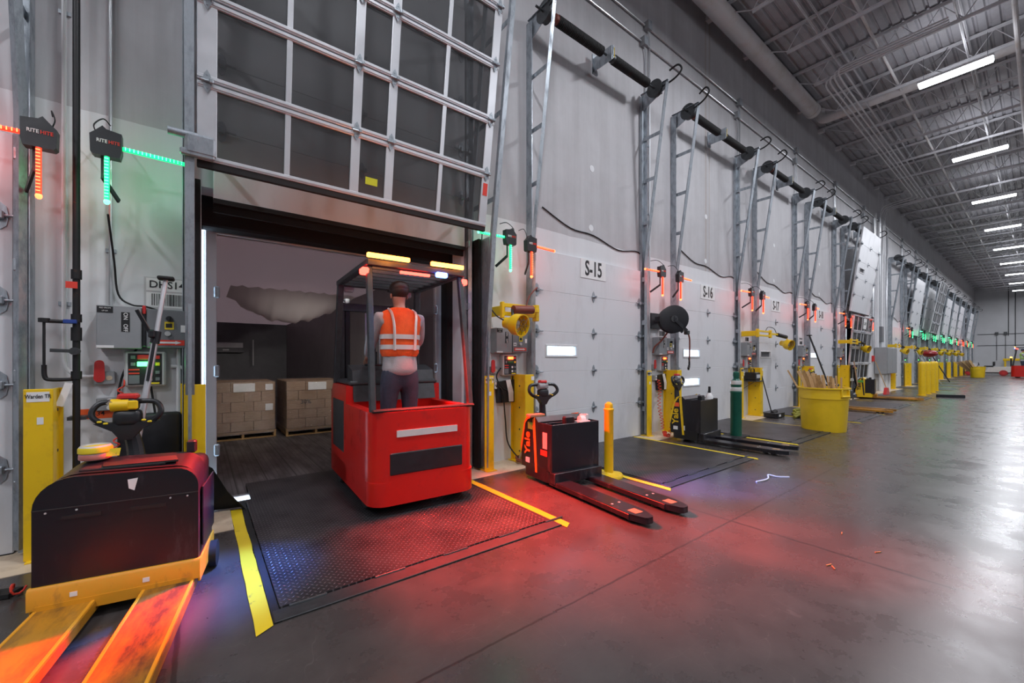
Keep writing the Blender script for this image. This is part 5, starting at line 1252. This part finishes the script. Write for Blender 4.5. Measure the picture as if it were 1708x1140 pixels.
MB().prism(rrect(-.33, .22, -.16, .20, .04), 'z', .0, .025).build('rubber_base', rubber, t)

def bin_mb(r0, r1, h):
    m = MB(); m.lathe([(0, .012), (r0-.02, .012), (r0, .0), (r0+.004, .02), (r0+(r1-r0)*.74, h*.74), (r0+(r1-r0)*.74+.016, h*.745), (r1-.004, h*.965), (r1+.02, h*.967), (r1+.022, h-.004), (r1+.010, h), (r1-.012, h-.004), (r1-.02, h*.9), (r0-.01, .03), (0, .03)], n=40); return m
t = thing('waste_bin', 'big round yellow bin full of broken boards', 'bin', (9.98, 2.70, 0))
bin_mb(.36, .415, .86).build('bin_body', brute, t)
for a in (-1.95, 1.19):
    M = Matrix.Rotation(a, 4, 'Z'); m = MB(); T = lambda p: M @ Vector(p)
    m.add(*(lambda vf: ([T(v+Vector((.425, 0, .70))) for v in vf[0]], vf[1]))(_bevel_box((.05, .20, .035), .012, 2)))
    for s in (-.09, .09): m.add(*(lambda vf: ([T(v+Vector((.415, s, .755))) for v in vf[0]], vf[1]))(_bevel_box((.04, .03, .15), .01, 2)))
    m.build('handle', brute, t)
bx, by = 9.98, 2.70; rr = random.Random(4)
spec = [(.33, .60, 0, 1.19, .05), (.18, .42, .05, 1.18, .10), (.12, .34, -.05, 1.19, .11), (.06, .27, .1, 1.17, .09), (.20, .36, -.12, 1.10, .08), (.02, .18, .0, 1.14, .1), (-.02, .10, -.08, 1.10, .13), (.1, .22, -.16, 1.08, .09), (-.06, .02, .1, 1.10, .09), (-.10, -.06, -.05, 1.09, .04), (-.14, -.11, .02, 1.08, .09), (-.18, -.15, -.1, 1.05, .07), (-.22, -.20, .05, 1.09, .05), (-.28, -.28, 0, 1.06, .05), (.0, .14, .18, 1.12, .08), (-.05, .0, -.2, 1.04, .07)]
lw = ['longest thin board leaning out of the yellow bin', 'wide board at the wall side of the yellow bin, leaning left', 'pale leaning board', 'slanted board', 'board', 'board', 'darker wide board', 'short leaning board', 'short slanted board', 'upright board', 'upright board', 'upright board', 'thin upright board', 'thinnest upright lath at the far rim', 'short slanted board at the front rim', 'slanted board at the back rim']
for k, (lb, lt, dd, zt, wd) in enumerate(spec):
    m = MB(); q = lambda l, z, dd=dd: Vector((bx-.26*l+.965*dd, by+.965*l+.26*dd, z))
    sl = (lt-lb)/.55; z0 = .06; l0 = max(-.27, min(.27, lt-sl*(zt-z0)))
    A, Bq = q(l0, z0), q(lt, zt); d_ = (Bq-A).normalized(); wv = Vector((-.26, .965, 0)); wv = (wv-d_*wv.dot(d_)).normalized(); nv_ = d_.cross(wv); ln = (Bq-A).length
    M = Matrix((wv, nv_, d_)).transposed().to_4x4(); M.translation = (A+Bq)/2; m.add(*_bevel_box((wd*.62, .018, ln), .002, 1), M)
    m.build('broken_board', wood if k % 4 != 2 else palwood, label=(lw[k] if k in (0, 1, 13, 14, 15) else f'{ORD[min(k-1, 11)]} board counted from the left across the big yellow bin, {lw[k]}'), cat='board', group='broken boards in the yellow bin')
t = thing('waste_bin', 'dark blue bin with a black liner beside the yellow bin', 'bin', (10.98, 2.78, 0))
bin_mb(.22, .27, .74).build('bin_body', navybin, t)
m = MB(); vs = []; nn = 36; rr = random.Random(8)
for r, z in ((.20, .60), (.255, .765), (.285, .775), (.30, .74), (.315, .66), (.31, .58)):
    for k in range(nn): q = 1+rr.uniform(-.05, .07)*(1 if z < .76 else .3); vs.append((r*q*math.cos(2*PI*k/nn), r*q*math.sin(2*PI*k/nn), z+rr.uniform(-.03, .02)*(1 if z < .7 else .3)))
m.add(vs, [[q*nn+k, q*nn+(k+1) % nn, (q+1)*nn+(k+1) % nn, (q+1)*nn+k] for q in range(5) for k in range(nn)]); m.build('bin_liner', liner, t, smooth=60)

# hose reel before S-16
t = thing('hose_reel', 'black hose reel on the wall before door S-16', 'hose reel', (BX(2)-2.0, D-.36, 2.16))
M = Matrix.Rotation(R(-48), 4, 'Z') @ Matrix.Rotation(PI/2, 4, 'X')
for s in (-.11, .11): MB().lathe([(.05, s-.006), (.24, s-.012), (.255, s-.006), (.255, s+.006), (.24, s+.012), (.05, s+.006)], (0, 0, 0), 32, M).build('drum_disc', black, t)
m = MB(); pr = [(.10, -.10)]
for k in range(7): z0 = -.098+.028*k; pr += [(.20, z0), (.214, z0+.007), (.214, z0+.02), (.20, z0+.027)]
pr.append((.10, .10)); m.lathe(pr, (0, 0, 0), 30, M); m.build('wound_hose', redbrown, t)
MB().lathe([(0, -.16), (.06, -.16), (.06, .16), (0, .16)], (0, 0, 0), 18, M).build('hub', steel_dk, t)
ax = M.to_3x3() @ Vector((0, 0, 1))
m = MB()
for s in (-.16, .16): m.bar(ax*s, ax*s+Vector((0, .40, .02)), .02, .09); m.bar(ax*s, ax*s+Vector((.20, -.12, -.22)), .02, .06)
m.b2(-.15, .2, .36, .40, -.15, .15, .005); m.build('bracket', black, t)
MB().box((.24, -.14, -.24), (.10, .08, .08), .015).build('hose_guide', steel_dk, t)
MB().tube(cat_curve([(.26, -.15, -.25), (.30, -.16, -.36), (.30, -.16, -.62), (.29, -.16, -.78)]), .014, 8).build('hanging_hose', redbrown, t)
m = MB(); m.box((.29, -.16, -.82), (.03, .03, .09), .008); m.bar((.29, -.16, -.80), (.20, -.20, -.72), .02, .02); m.bar((.29, -.16, -.86), (.20, -.19, -.92), .03, .05); m.build('air_nozzle', black, t)
m = MB(); m.tube(cat_curve([(-.02, .1, -.24), (-.05, .22, -.40), (-.12, .30, -.5), (-.14, .33, -.62)]), .016, 8); m.build('supply_hose', redbrown, t)

def coil_cord(a, b, n, r, name, label, m_=None, wig=.03):
    a, b = Vector(a), Vector(b); x, y, z = frame(b-a); pts = []
    for k in range(n*8+1):
        f = k/(n*8); an = 2*PI*k/8; pts.append(a.lerp(b, f)+x*(r*math.cos(an))+y*(r*math.sin(an))+Vector((wig*math.sin(f*9), 0, wig*.5*math.sin(f*7))))
    MB().tube(pts, .006, 5).build(name, m_ or coilred, label=label, cat='cord', group='red coiled charging cords')
coil_cord((BX(2)-1.97, WY-.08, 1.03), (BX(2)-2.05, WY-.22, .08), 16, .03, 'coiled_cord', 'red coiled cord hanging beside the guard post past door S-15')
coil_cord((BX(2)-2.05, WY-.25, .035), (6.70, 4.12, .04), 14, .028, 'coiled_cord', 'red coiled cord lying on the cream strip behind the truck before door S-16')
coil_cord((6.62, 4.05, .10), (6.68, 3.98, .62), 9, .028, 'coiled_cord', 'red coiled cord rising to the handle of the truck before door S-16')
coil_cord((-1.75, 4.10, .045), (-.86, 3.72, .04), 12, .03, 'coiled_cord', 'red coiled cord on the floor behind the worn orange pallet truck')
def holder(x, label):
    t = thing('document_pouch', label, 'pouch', (x, WY, .98), 0, 'black document pouches')
    m = MB(); m.prism([(-.17, .13), (.17, .16), (.14, -.16), (-.15, -.16)], 'y', -.07, -.004); m.build('pouch', black, t)
    m = MB(); m.add([(-.03, -.075, .15), (.05, -.075, .16), (.09, -.09, -.02), (.10, -.08, -.15), (.02, -.08, -.15), (.0, -.09, -.02)], [[0, 1, 2, 5], [5, 2, 3, 4]]); m.build('paper_sheet', paper, t, smooth=0)
holder(BX(1)-1.80, 'black document pouch with a white sheet on the wall before door S-15')
holder(BX(2)-1.78, 'black document pouch with a white sheet on the wall before door S-16')
wall_tube('extension_cord', cat_curve([(BX(1)-1.98, WY-.05, 1.05), (BX(1)-1.9, WY-.09, .98), (BX(1)-1.86, WY-.1, .6), (BX(1)-1.82, WY-.12, .25), (BX(1)-1.7, 4.3, .02), (3.55, 4.05, .015), (3.42, 3.95, .05), (3.36, 3.82, .22)], 6), .009, rubber, 'black power cord from the outlet to the truck by door S-15', 'cord')
wall_tube('extension_cord', cat_curve([(BX(1)-1.9, WY-.05, 1.30), (BX(1)-1.98, WY-.06, 1.18), (BX(1)-1.88, WY-.07, 1.02), (BX(1)-1.74, WY-.07, 1.0), (BX(1)-1.70, WY-.06, 1.18)], 6), .009, rubber, 'looped black cord under the leveler control panel before door S-15', 'cord')
t = thing('strap_coil', 'coiled orange-brown strap lying on the cream strip before door S-15', 'strap', (BX(1)-1.66, 4.32, .0))
for k in range(4):
    MB().tube([(.12*math.cos(q*PI/10)*(1+.05*k), .10*math.sin(q*PI/10), .02+.018*k+.012*math.sin(q*PI/5+k)) for q in range(20)], .014, 6, True).build('loop', redbrown if k % 2 else cardb, t)
m = MB(); m.tube([(.10*math.cos(q*PI/12)+.02, .03, .02+.14*abs(math.sin(q*PI/12))) for q in range(13)], .016, 6); m.build('loop', cardb, t)
# before S-17: shelf with charger, stick sweeper, green straps
t = thing('wall_shelf', 'small wall shelf under the control panel before door S-17', 'shelf', (BX(3)-1.78, WY, .88)); MB().b2(-.2, .2, -.34, 0, -.012, .012, .003).build('board', steel_dk, t)
for s in (-.16, .16): MB().bar((s, -.28, -.01), (s, -.01, -.2), .02, .01).build('bracket', steel_dk, t)
t = thing('battery_charger', 'black battery charger standing on the wall shelf before door S-17', 'charger', (BX(3)-1.78, WY-.17, .894)); MB().b2(-.15, .15, -.13, .13, 0, .2, .015).build('case', black, t); MB().b2(-.10, .10, -.135, -.128, .06, .15).build('front_panel', plastic_lg, t); MB().tube(cat_curve([(-.1, 0, .2), (-.08, 0, .28), (.08, 0, .28), (.1, 0, .2)]), .012, 6).build('handle', black, t)
t = thing('stick_sweeper', 'black stick sweeper leaning on the guard post before door S-17', 'sweeper', (BX(3)-1.62, 4.02, 0)); MB().prism(rrect(-.24, .26, -.16, .16, .06), 'z', .01, .12).build('sweeper_head', black, t); MB().cyl((.0, .05, .10), (.04, .30, 1.05), .014, n=8).build('stick', black, t); MB().b2(-.14, -.04, -.165, -.158, .04, .09).build('label', paper, t); MB().cyl((-.10, 0, .1), (.10, 0, .14), .05, n=12).build('motor', rubber, t)
t = thing('strap_pile', 'heap of olive green straps on the floor before door S-17', 'straps', (BX(3)-1.05, 3.62, 0), .3)
rr = random.Random(2)
for k in range(7):
    c = (rr.uniform(-.3, .35), rr.uniform(-.1, .1), .03+.02*k*.6); a = rr.uniform(0, PI)
    MB().tube(cat_curve([(c[0]-.26*math.cos(a), c[1]-.10*math.sin(a), .03), (c[0]-.1, c[1]+.07, c[2]+.03), (c[0]+.1, c[1]-.05, c[2]+.05), (c[0]+.26*math.cos(a), c[1]+.10*math.sin(a), .03)]), .032, 6).build('strap', olive, t)
# before S-18: squeegee pole, and a cardboard sheet at the next gap
t = thing('cargo_bar', 'long dark cargo bar leaning against door S-18', 'cargo bar', (0, 0, 0)); A = Vector((BX(4)-1.0, 3.9, .02)); B_ = Vector((BX(4)-1.82, 4.35, 2.15)); MB().cyl(A, B_, .024, n=10).build('tube', steel_dk, t); MB().box(B_, (.12, .12, .03), .008).build('end_pad', rubber, t); MB().bar(A.lerp(B_, .6), A.lerp(B_, .85)+Vector((.05, 0, 0)), .03, .03).build('lever', black, t)
MB().box((18.9, 4.15, .90), (.36, .03, .9), .004, .2, Matrix.Rotation(R(-7), 4, 'X')).build('cardboard_sheet', cardb, label='tall bent cardboard sheet standing against the guard post before the screened bay', cat='cardboard')
for k, (x, lab) in enumerate(((31.5, 'pale cargo bar leaning at the second bay past the electrical cabinet'), (32.6, 'second pale cargo bar leaning at the second bay past the electrical cabinet'), (36.0, 'black cargo bar leaning at the third bay past the electrical cabinet'))):
    t = thing('cargo_bar', lab, 'cargo bar', (x, 3.9, 0)); MB().cyl((.4, -.4, .02), (-.7, .35, 1.9), .028, n=8).build('tube', alu if k < 2 else steel_dk, t); MB().box((-.7, .35, 1.9), (.1, .1, .04), .01).build('end_pad', rubber, t)
# electrical cabinet zone
t = thing('electrical_cabinet', 'big grey electrical cabinet between the screened bay and the bollards', 'electrical cabinet', (25.0, WY-.02, 0))
MB().b2(-1.15, .75, -.42, 0, .78, 1.95, .01).build('enclosure', panelgrey, t)
for xa in (-1.12, -.18): MB().b2(xa, xa+.92, -.435, -.42, .80, 1.93, .006).build('cover', panelgrey, t)
for xa in (-.95, -.30, .30): MB().cyl((xa, -.2, .0), (xa, -.2, .78), .09, n=16).build('riser', white, t)
for k, (x, r, z0) in enumerate(((23.3, .05, 1.9), (23.75, .03, 1.95), (24.1, .05, 1.95), (24.5, .04, 1.95), (24.9, .05, 1.95), (25.4, .03, 1.95), (25.8, .04, 1.9))):
    wall_tube('riser_conduit', [(x, WY-.08, z0), (x, WY-.08, 7.9)] if k % 2 else [(x, WY-.08, z0), (x, WY-.08, 6.2), (x+.15, WY-.08, 6.4), (x+.15, WY-.08, 7.6)], r, white if k % 3 else conduit, f'{ORD[k]} upright conduit above the electrical cabinet, counted from the screened bay', group='conduits above the electrical cabinet')
t = thing('disconnect_switch', 'tall narrow dark switch box high beside the electrical cabinet', 'switch box', (24.45, WY, 2.55)); MB().b2(-.16, .16, -.2, 0, -.35, .35, .01).build('box', panelgrey2, t)
t = thing('fire_extinguisher', 'red fire extinguisher on the wall under the electrical cabinet', 'fire extinguisher', (26.15, WY-.1, .55)); MB().lathe([(0, 0), (.07, 0), (.08, .02), (.08, .36), (.05, .43), (.02, .45), (0, .45)], n=18).build('tank', redpl, t); MB().bar((-.06, -.02, .47), (.08, -.06, .50), .02, .02).build('handle', black, t)
t = thing('alarm_pull', 'small red alarm box on the wall near the electrical cabinet', 'alarm box', (23.55, WY, 1.45)); MB().b2(-.09, .09, -.08, 0, -.13, .13, .01).build('box', redpl, t)
t = thing('push_broom', 'red broom head standing on the floor beside the yellow pallet truck', 'broom', (22.2, 3.9, 0)); MB().prism([(-.3, 0), (.3, 0), (.12, .26), (-.12, .26)], 'y', -.05, .05).build('broom_head', redpl, t); MB().cyl((0, 0, .24), (-.25, .3, 1.35), .014, n=8).build('broom_stick', wood, t)
t = thing('traffic_bag', 'red plastic sack hung at the second bay past the electrical cabinet', 'sack', (BX(8)+1.9, D-.5, 1.75)); m = MB(); m.ball((0, 0, 0), .42, (1.1, .9, .5), 20); m.build('sack', mat('red_vinyl', (.32, .01, .015), .35, 0, .3, 3, bump=.6, bscale=7), t); MB().tube([(0, .1, .2), (0, .35, .4)], .02, 6).build('strap', black, t)
# far bins, cart, rail, far wall fittings
t = thing('waste_bin', 'small-looking yellow bin of boards at the far end of the dock row', 'bin', (47.5, 3.1, 0)); bin_mb(.36, .415, .86).build('bin_body', brute, t); 
for k in range(5): MB().bar((47.4+.06*k, 3.0+.05*k, .2), (47.0+.1*k, 3.5+.18*k, 1.35-.04*k), .05, .14).build('scrap_board', cardb if k % 2 else wood, label=f'{ORD[k]} board from the camera side in the far yellow bin', cat='board', group='boards in the far yellow bin')
def cart():
    t = thing('utility_cart', 'small white utility cart with red wheels in front of the far wall', 'cart', (55.0, 3.3, 0), R(90))
    prof = [(-1.75, .32), (-.4, .26), (-.3, .75), (-.75, .82), (-.85, .62), (-1.75, .62)]
    MB().prism([(-1.78, .30), (.75, .30), (1.0, .36), (.95, .42), (-.25, .42), (-.35, .72), (-1.72, .80), (-1.80, .6)], 'y', -.5, .5).build('body', cartw, t)
    MB().prism(arc(1.02, .62, .40, R(70), R(185), 10)+[(.70, .40), (.8, .44)]+arc(1.02, .62, .34, R(180), R(70), 8), 'y', -.48, .48).build('front_cowl', cartw, t)
    MB().b2(-1.75, .95, -.47, .47, .22, .30, .01).build('chassis', black, t)
    MB().b2(-.62, -.1, -.45, .45, .74, .86, .04).build('seat', black, t); MB().b2(-.72, -.60, -.45, .45, .84, 1.22, .04).build('backrest', black, t)
    for x, y in ((-1.2, -.46), (-1.2, .46), (.78, -.42), (.78, .42)):
        w_ = MB().lathe([(.10, -.08), (.22, -.08), (.245, -.05), (.245, .05), (.22, .08), (.10, .08)], (x, y, .245), 22, Matrix.Rotation(PI/2, 4, 'X')).build('wheel', hubm, t)
        MB().cyl((x, y-.085, .245), (x, y+.085, .245), .11, n=16).build('hub', redpl, w_)
    m = MB(); m.cyl((.45, 0, .42), (.22, 0, 1.0), .02, n=8); m.tube([(.22+.06*math.sin(q*PI/8)*.4, .17*math.cos(q*PI/8), 1.0+.17*math.sin(q*PI/8)*.8) for q in range(16)], .016, 7, True); m.build('steering_wheel', black, t)
    MB().cyl((-1.6, 0, .8), (-1.6, 0, 1.55), .05, n=10).build('beacon_pole', black, t); MB().box((-1.6, 0, 1.58), (.12, .12, .1), .02).build('beacon', lit_or, t)
    MB().lathe([(.30, -.02), (.31, 0), (.30, .02)], (.62, -.40, .78), 20, Matrix.Rotation(PI/2, 4, 'X')).build('headlamp_bezel', plastic_lg, t)
cart()
t = thing('guard_rail', 'yellow guard rail low on the far end wall', 'guard rail', (XF-.5, 1.6, 0)); MB().b2(-.08, .08, -1.6, 1.0, 1.25, 1.50, .03).build('beam', yellow, t)
for y in (-1.4, .85): MB().b2(-.07, .07, y-.07, y+.07, 0, 1.25, .01).build('post', yellow, t)
for k, (y, z0) in enumerate(((2.25, 3.9), (1.80, 1.5))):
    wall_tube('wall_conduit', [(XF-.05, y, z0), (XF-.05, y, 9.0)], .03, steel_dk, ['dark conduit running straight up the far end wall', 'second dark conduit running up the far end wall'][k])
for k, z in enumerate((4.1, 2.9)):
    wall_tube('wall_conduit', [(XF-.05, -1, z), (XF-.05, 4.4, z)], .025, steel_dk, ['upper level conduit across the far end wall', 'lower level conduit across the far end wall'][k])
for k, y in enumerate((3.05, 2.45)):
    t = thing('junction_box', ['junction box at the top of the far wall conduit nearer the dock wall', 'junction box on the far wall conduit farther from the dock wall'][k], 'junction box', (XF-.1, y, 4.15)); MB().b2(-.1, .1, -.12, .12, -.15, .15, .01).build('box', steel_dk, t)
    wall_tube('wall_conduit', [(XF-.05, y, 1.3+k*.2), (XF-.05, y, 4.0)], .02, steel_dk, ['short conduit below the first far wall junction box', 'short conduit below the second far wall junction box'][k])
# litter on the floor
m = MB(); m.tube(cat_curve([(5.10, 2.02, .006), (5.22, 1.98, .012), (5.36, 1.99, .008), (5.47, 2.03, .02), (5.52, 1.95, .006), (5.62, 1.86, .006)]), .008, 5); m.build('plastic_strip', paper, label='torn white plastic strip on the open floor', cat='litter')
for k, (x, y, a, lab) in enumerate(((3.42, .87, .6, 'orange wood splinter on the floor near the red light band'), (3.44, .90, -.3, 'second orange wood splinter on the floor near the red light band'), (4.15, 1.0, .2, 'pale wood splinter lying farther out on the floor'), (3.95, .74, -.5, 'small brown splinter at the right of the floor'))):
    MB().box((x, y, .004), (.050, .008, .005), .001, a).build('wood_splinter', palwood, label=lab, cat='splinter')
m = MB(); m.add([(.05, 4.72, .01), (.30, 4.66, .01), (.34, 4.56, .012), (.20, 4.58, .20), (.09, 4.64, .42), (.04, 4.68, .45)], [[0, 5, 4], [0, 4, 3], [0, 3, 1], [1, 3, 2]]); m.build('rubber_flap', rubber, label='black rubber flap hanging low at the near jamb of the open bay', cat='rubber flap', smooth=0)
m = MB(); m.prism([(-1.85, 4.02), (-.9, 3.72), (-.86, 3.80), (-1.8, 4.12)], 'z', .005, .03); m.build('rubber_strip', rubber, label='black rubber strip on the floor at the left edge', cat='rubber strip')
